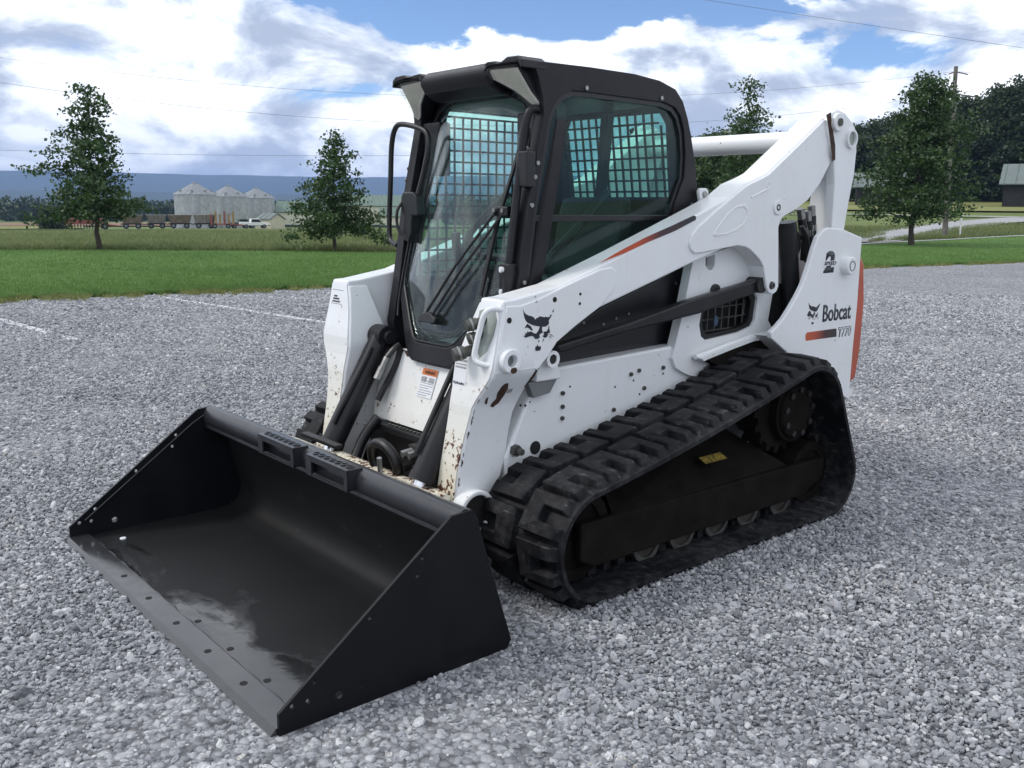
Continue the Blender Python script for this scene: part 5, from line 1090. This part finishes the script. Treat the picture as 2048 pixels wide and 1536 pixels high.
# ---- cab
def cab():
    cb = empty('cab'); cb.parent = LD_
    cabm = []
    YC = .45
    def fx(z, y=0): return 1.262-.232*(z-.891)-.055*(abs(y)/.36)**2.2        # windscreen surface
    # side frames
    outer = [(1.175, .80), (1.20, .95), (1.165, 1.13), (1.115, 1.45), (1.030, 1.84), (1.035, 1.90), (1.06, 1.98), (1.085, 2.025), (1.06, 2.038), (1.029, 2.042), (.781, 2.046), (.51, 2.044), (.348, 2.031), (.239, 2.003), (.185, 1.955), (.145, 1.88), (.115, 1.80), (.079, 1.68), (.046, 1.521), (.030, 1.43), (.07, 1.20), (.19, .80)]
    win = [(1.118, 1.13), (1.075, 1.454), (1.0, 1.834), (.977, 1.882), (.937, 1.923), (.882, 1.945), (.786, 1.948), (.316, 1.943), (.24, 1.927), (.2, 1.893), (.17, 1.827), (.153, 1.722), (.156, 1.62), (.185, 1.563), (.215, 1.50), (.26, 1.20), (.30, 1.12)]
    inner = [(x+(.62-x)*.045, z+(1.55-z)*.05) for x, z in win]
    for sd in (1, -1):
        fr = ch(MB().prism(outer, sd*.395, sd*YC, holes=[win]), 'cab_side_frame', 'black', cb, bevel=.012, seg=3)
        wf = ch(MB().prism(win, sd*.412, sd*.440, holes=[inner]), 'window_seal', 'panel', cb, bevel=.005)
        up_ = [p for p in inner if p[1] > 1.44]; lo_ = [(1.095, 1.13), (1.06, 1.425), (.255, 1.425), (.30, 1.13)]
        up_ = [(1.065, 1.452)]+[p for p in inner if p[1] > 1.47]+[(.24, 1.452)]
        ch(MB().prism(up_, sd*.424, sd*.428), 'side_window', 'glass2', cb)
        ch(MB().prism(lo_, sd*.424, sd*.428), 'lower_window', 'glass2', cb)
        ch(MB().box(.22, 1.075, min(sd*.410, sd*.436), max(sd*.410, sd*.436), 1.425, 1.452), 'window_mullion', 'panel', cb, bevel=.003)
        for x, z in ((.80, 1.962), (.335, 1.958), (.098, 1.50)): ch(MB().cyl((x, sd*.449, z), (x, sd*.456, z), .009, 10), 'frame_screw', 'zinc', fr)
        for x, z in ((1.092, 1.49), (1.063, 1.655), (1.076, 1.60), (1.128, 1.185)): ch(MB().cyl((x, sd*.449, z), (x, sd*.457, z), .009, 10), 'hinge_bolt', 'zinc', fr)
        # front post rail
        rail = [(1.00, sd*.42, 1.852), (1.055, sd*.415, 1.865), (1.085, sd*.405, 1.82), (1.108, sd*.40, 1.65), (1.145, sd*.40, 1.39), (1.180, sd*.40, 1.13), (1.20, sd*.40, 1.0)]
        if sd > 0:
            ch(MB().tube(rail, .017, 10, smooth=5), 'post_rail', 'black', cb, smooth=True, fix=False)
            hg = ch(MB().box(1.075, 1.125, .40, .455, 1.56, 1.70), 'door_hinge', 'plastic', cb, bevel=.006)
            ch(MB().box(1.13, 1.185, .36, .43, 1.12, 1.26), 'door_hinge', 'plastic', cb, bevel=.006)
            for z in (1.235, 1.145): ch(MB().cyl((1.18, .385, z), (1.195, .380, z), .012, 12), 'hinge_cap', 'decalw', cb)
            for y, z in ((.345, 1.715), (.335, 1.61)): ch(MB().cyl((fx(z, y)+.0, y, z), (fx(z, y)+.02, y, z), .011, 12), 'door_bolt', 'decalw', cb)
    # far-side screen: welded bar mesh
    def mesh_panel(name, sd):
        m = MB(); xs = np.arange(.26, 1.06, .052); zs = np.arange(1.12, 1.93, .052)
        for x in xs:
            zt = 1.90 if x < .92 else 1.90-(x-.92)*1.0
            m.box(x-.0045, x+.0045, min(sd*.405, sd*.399), max(sd*.405, sd*.399), 1.10, zt)
        for z in zs:
            xm = 1.08-.19*(z-1.15); xm = min(xm, 1.02 if z < 1.8 else 1.02-(z-1.8)*.8)
            m.box(.22, xm, min(sd*.406, sd*.400), max(sd*.406, sd*.400), z-.0045, z+.0045)
        tag(m.build(name, 'screen', cb, fix=False), kind='stuff')
    mesh_panel('side_window_screen', -1)
    # roof, visor, rear wall
    rs = MB(); prof = [(1.045, 1.99), (1.065, 2.035), (1.05, 2.060), (.90, 2.066), (.55, 2.066), (.36, 2.052), (.25, 2.018), (.19, 1.965), (.23, 1.95), (.35, 1.99), (1.0, 1.99)]
    N = 9; V = []
    for j in range(N):
        y = -.40+.80*j/(N-1); dz = -.012*(abs(y)/.40)**3
        V += [(x, y, z+dz) for x, z in prof]
    k = len(prof); F = [(j*k+i, j*k+(i+1) % k, (j+1)*k+(i+1) % k, (j+1)*k+i) for j in range(N-1) for i in range(k)]+[tuple(range(k)), tuple(range((N-1)*k, N*k))]
    rs.v, rs.f = V, F; rs.build('roof', 'black', cb, bevel=.012, seg=3)
    ch(MB().prism([(1.035, 1.935), (1.06, 1.935), (1.125, 1.965), (1.150, 2.00), (1.150, 2.03), (1.11, 2.056), (1.0, 2.06), (.99, 1.94)], -.235, .235), 'visor', 'black', cb, bevel=.014, seg=3)
    rearh = [(-.335, 1.535), (.335, 1.535), (.345, 1.86), (.31, 1.915), (-.30, 1.915), (-.335, 1.86)]
    ch(MB().prism([(-.44, .80), (.44, .80), (.44, 1.92), (.36, 1.99), (-.36, 1.99), (-.44, 1.92)], 0, 1, holes=[rearh], mp=lambda a, b, t: (.075+.03*t+(b-1.4)*.16, a, b)), 'rear_wall', 'black', cb, bevel=.006)
    ch(MB().prism(rearh, 0, 1, mp=lambda a, b, t: (.09+.005*t+(b-1.4)*.16, a, b)), 'rear_window', 'glass2', cb)
    m = MB()
    for y in np.arange(-.31, .32, .052): m.box(-.0045, .0045, y-.0045, y+.0045, 1.53, 1.915 if abs(y) < .29 else 1.86)
    for z in np.arange(1.56, 1.91, .052): m.box(-.0045, .0045, -.335 if z < 1.87 else -.30, .335 if z < 1.87 else .30, z-.0045, z+.0045)
    ch(MB().prism([(.02, 1.50), (.06, 1.50), (.10, 1.93), (.05, 1.93)], .20, .24, mp=lambda a, b, t: (t, a-.06, b)), 'roof_strut', 'plastic', cb)
    m.v = [(x+.10+(z-1.4)*.16, y, z) for x, y, z in m.v]; tag(m.build('rear_window_screen', 'screen', cb, fix=False), kind='stuff')
    # windscreen / door: outline in (y,z), wrapped on the bowed front
    half = [(0, .893), (.115, .893), (.150, .905), (.20, .955), (.355, 1.115), (.372, 1.155), (.372, 1.30), (.366, 1.55), (.352, 1.78), (.335, 1.85), (.295, 1.905), (.22, 1.94), (.10, 1.955), (0, 1.958)]
    ol = half+[(-y, z) for y, z in half[-2:0:-1]]
    cyz = (0, 1.45)
    def scale(o, k, kz): return [(y*k, cyz[1]+(z-cyz[1])*kz) for y, z in o]
    def wrap(o, off): return [(fx(z, y)+off, y, z) for y, z in o]
    n = len(ol); rings = [scale(ol, 1-t, 1-t) for t in (0, .12, .25, .4, .55, .7, .85, .97)]
    V = []; 
    for r_ in rings: V += wrap(r_, 0)
    F = [(j*n+i, j*n+(i+1) % n, (j+1)*n+(i+1) % n, (j+1)*n+i) for j in range(len(rings)-1) for i in range(n)]+[tuple(range((len(rings)-1)*n, len(rings)*n))]
    m = MB(); m.v, m.f = V, F
    g = m.build('windscreen', 'glass', cb, smooth=True); s_ = g.modifiers.new('thickness', 'SOLIDIFY'); s_.thickness = .005
    # black door frame round the glass
    o1, o2 = scale(ol, 1.0, 1.0), [(y*1.075+(.0 if y == 0 else math.copysign(.004, y)), 1.45+(z-1.45)*(1.05 if z > 1.2 else 1.15)) for y, z in ol]
    m = MB(); V = wrap(o1, .008)+wrap(o2, .008)+wrap(o2, -.035)+wrap(o1, -.035)
    m.add(V, [(k*n+i, k*n+(i+1) % n, ((k+1) % 4)*n+(i+1) % n, ((k+1) % 4)*n+i) for k in range(4) for i in range(n)])
    m.build('door_frame', 'black', cb, bevel=.005)
    ch(MB().tube(wrap(scale(ol, .985, .99)+[scale(ol, .985, .99)[0]], .006), .005, 6), 'glass_gasket', 'plastic', cb, fix=False)
    # front frame between the door and the posts, including the tapering lower part
    oh = [(0, .80), (.17, .80), (.26, .86), (.42, 1.03), (.449, 1.12), (.445, 1.55), (.43, 1.84), (.40, 1.93), (.30, 1.99), (0, 2.0)]
    o3 = oh+[(-y, z) for y, z in oh[-2:0:-1]]
    def resamp(o, n_):
        P = np.array(o+[o[0]], float); a = np.unwrap(np.arctan2(P[:, 0], -(P[:, 1]-1.45))); t = np.linspace(0, 2*math.pi, n_, endpoint=False)
        return [(float(np.interp(x, a, P[:, 0])), float(np.interp(x, a, P[:, 1]))) for x in t]
    r2, r3 = resamp(o2, 72), resamp(o3, 72); q = 72
    m = MB(); V = wrap(r2, -.010)+wrap(r3, -.022)+wrap(r3, -.075)+wrap(r2, -.065)
    m.add(V, [(k*q+i, k*q+(i+1) % q, ((k+1) % 4)*q+(i+1) % q, ((k+1) % 4)*q+i) for k in range(4) for i in range(q)])
    m.build('front_frame', 'black', cb, smooth=True)
    ch(MB().prism([(-.40, .80), (.40, .80), (.44, .62), (-.44, .62)], 0, 1, mp=lambda a, b, t: (1.05+.03*t, a, b)), 'foot_well', 'hole', cb)
    ch(MB().box(.10, 1.14, -.43, .43, .80, .84), 'cab_floor', 'plastic', cb)
    ch(MB().box(.10, 1.05, -.44, -.40, .82, 1.12).box(.10, 1.05, .40, .44, .82, 1.12), 'cab_lower_side', 'panel', cb)
    # work lamps at the front corners of the roof
    for sd in (1, -1):
        L = [(.228, 2.010), (.245, 2.024), (.405, 2.018), (.415, 1.93), (.432, 1.885), (.415, 1.868), (.385, 1.885), (.335, 1.935), (.265, 1.975), (.228, 1.992)]
        L = [(sd*y, z) for y, z in L]
        def lx(z): return 1.035+(z-1.87)*.72
        lh = ch(MB().prism([(y*1.0+(y-sd*.34)*.10, 1.95+(z-1.95)*1.16) for y, z in L], 0, 1, mp=lambda a, b, t: (lx(b)-.085+.075*t, a, b)), 'lamp_housing', 'black', cb, bevel=.006)
        ch(MB().prism([(y*.99+sd*.003, 1.95+(z-1.95)*.95) for y, z in L], 0, 1, mp=lambda a, b, t: (lx(b)-.012+.006*t, a, b)), 'lamp_reflector', 'reflector', lh)
        ch(MB().prism(L, 0, 1, mp=lambda a, b, t: (lx(b)+.004+.008*t, a, b)), 'lamp_lens', 'lens', lh, bevel=.003)
        for k in range(9):
            z = 1.925+k*.008; MB().box(lx(z)+.011, lx(z)+.014, min(sd*.345, sd*.412), max(sd*.345, sd*.412), z, z+.003).build('lens_flute', 'lens', lh)
        # hood over each lamp
        hd = [(.206, 1.985), (.216, 2.040), (.235, 2.052), (.285, 2.050), (.305, 2.040), (.325, 2.044), (.36, 2.058), (.425, 2.056), (.448, 2.040), (.452, 2.01), (.440, 2.012), (.425, 2.032), (.24, 2.033), (.226, 2.018), (.222, 1.985)]
        ch(MB().prism([(sd*y, z) for y, z in hd], 0, 1, mp=lambda a, b, t: (1.02+.130*t-(.02*t if b < 2.0 else 0), a, b)), 'lamp_hood', 'black', lh, bevel=.005)
    # wiper, blade and linkage
    def on(y, z, o): return (fx(z, y)+o, y, z)
    wp = ch(MB().box(fx(1.47, .31)+.01, fx(1.47, .31)+.05, .27, .355, 1.445, 1.485), 'wiper_mount', 'plastic', cb, bevel=.006)
    for (a, b_) in (((.285, 1.462), (-.055, 1.01)), ((.325, 1.460), (-.005, 1.005))): ch(MB().tube([on(*a, .045), on(a[0]*.5+b_[0]*.5, (a[1]+b_[1])/2, .042), on(*b_, .030)], .0065, 6), 'wiper_arm', 'plastic', wp, fix=False)
    for y, z in ((.285, 1.470), (.325, 1.468)): ch(MB().cyl(on(y, z, .045), on(y, z, .058), .009, 10), 'wiper_nut', 'zinc', wp)
    ch(MB().tube([on(.338, 1.80, .018), on(.315, 1.64, .020), on(.290, 1.46, .022), on(.275, 1.30, .020), on(.262, 1.12, .016)], .010, 6, smooth=4), 'wiper_blade', 'plastic', wp, fix=False)
    ch(MB().tube([on(.318, 1.79, .010), on(.300, 1.62, .012), on(.275, 1.44, .014), on(.25, 1.20, .012)], .006, 6, smooth=4), 'wiper_spine', 'plastic', wp, fix=False)
    ch(MB().prism([(-.085, .985), (.035, .99), (.04, 1.01), (-.02, 1.035), (-.075, 1.02)], 0, 1, mp=lambda a, b, t: (fx(b, a)+.022+.016*t, a, b)), 'wiper_clip', 'plastic', wp, bevel=.004)
    # mirror loop and latch on the far door edge
    ml = ch(MB().tube([(1.13, -.455, 1.300), (1.115, -.535, 1.322), (1.11, -.553, 1.40), (1.11, -.536, 1.60), (1.11, -.522, 1.76), (1.11, -.490, 1.835), (1.11, -.43, 1.852), (1.10, -.30, 1.826), (1.10, -.245, 1.795), (1.105, -.235, 1.73), (1.115, -.262, 1.62), (1.13, -.285, 1.53)], .0125, 10, smooth=5), 'mirror_loop', 'plastic', cb, smooth=True, fix=False)
    ch(MB().prism([(-.385, 1.52), (-.37, 1.545), (-.29, 1.545), (-.262, 1.525), (-.255, 1.44), (-.30, 1.44), (-.31, 1.36), (-.33, 1.32), (-.375, 1.33), (-.365, 1.44), (-.385, 1.46)], 0, 1, mp=lambda a, b, t: (1.105+.05*t, a, b)), 'door_latch', 'plastic', ml, bevel=.006)
    ch(MB().tube([(1.15, -.38, 1.50), (1.17, -.392, 1.46), (1.17, -.395, 1.40), (1.165, -.375, 1.36), (1.15, -.345, 1.34)], .007, 8, smooth=4), 'latch_handle', 'plastic', ml, smooth=True, fix=False)
    ch(MB().tube([on(-.365, 1.86, .012), on(-.378, 1.55, .012), on(-.385, 1.25, .014), on(-.385, 1.06, .012), on(-.36, .98, .01)], .006, 6, smooth=4), 'door_cable', 'plastic', cb, fix=False)
    # interior
    seat = ch(MB().prism([(.30, .98), (.78, .98), (.80, 1.06), (.74, 1.10), (.40, 1.08), (.30, 1.10)], -.24, .24), 'seat', 'seatfab', cb, bevel=.03, seg=3)
    ch(MB().prism([(.40, 1.06), (.30, 1.06), (.235, 1.42), (.245, 1.53), (.30, 1.53), (.33, 1.44)], -.22, .22), 'seat_back', 'seatfab', seat, bevel=.035, seg=3)
    for sd in (1, -1):
        ch(MB().box(.42, .92, min(sd*.27, sd*.37), max(sd*.27, sd*.37), 1.12, 1.20), 'armrest_console', 'plastic', cb, bevel=.02)
        j = ch(MB().tube([(.86, sd*.31, 1.20), (.89, sd*.31, 1.28), (.90, sd*.305, 1.36)], .022, 10), 'joystick', 'plastic', cb, smooth=True, fix=False)
    ch(MB().tube([(.55, -.34, 1.55), (.80, -.34, 1.34), (.82, -.2, 1.26), (.82, .2, 1.26), (.80, .34, 1.34), (.55, .34, 1.55)], .02, 8, smooth=4), 'lap_bar', 'plastic', cb, smooth=True, fix=False)
    ch(MB().box(.95, 1.02, -.40, -.27, 1.62, 1.86), 'display_panel', 'plastic', cb, bevel=.01)
    ch(MB().box(.95, 1.02, .27, .38, 1.70, 1.86), 'display_panel', 'plastic', cb, bevel=.01)
    ch(MB().prism([(.30, 1.93), (.98, 1.93), (.98, 1.975), (.30, 1.975)], -.39, .39), 'headliner', 'plastic', cb)
cab()
for o in sc.objects:
    if o.type == 'MESH' and o.name.split('.')[0] in ('loader',): pass
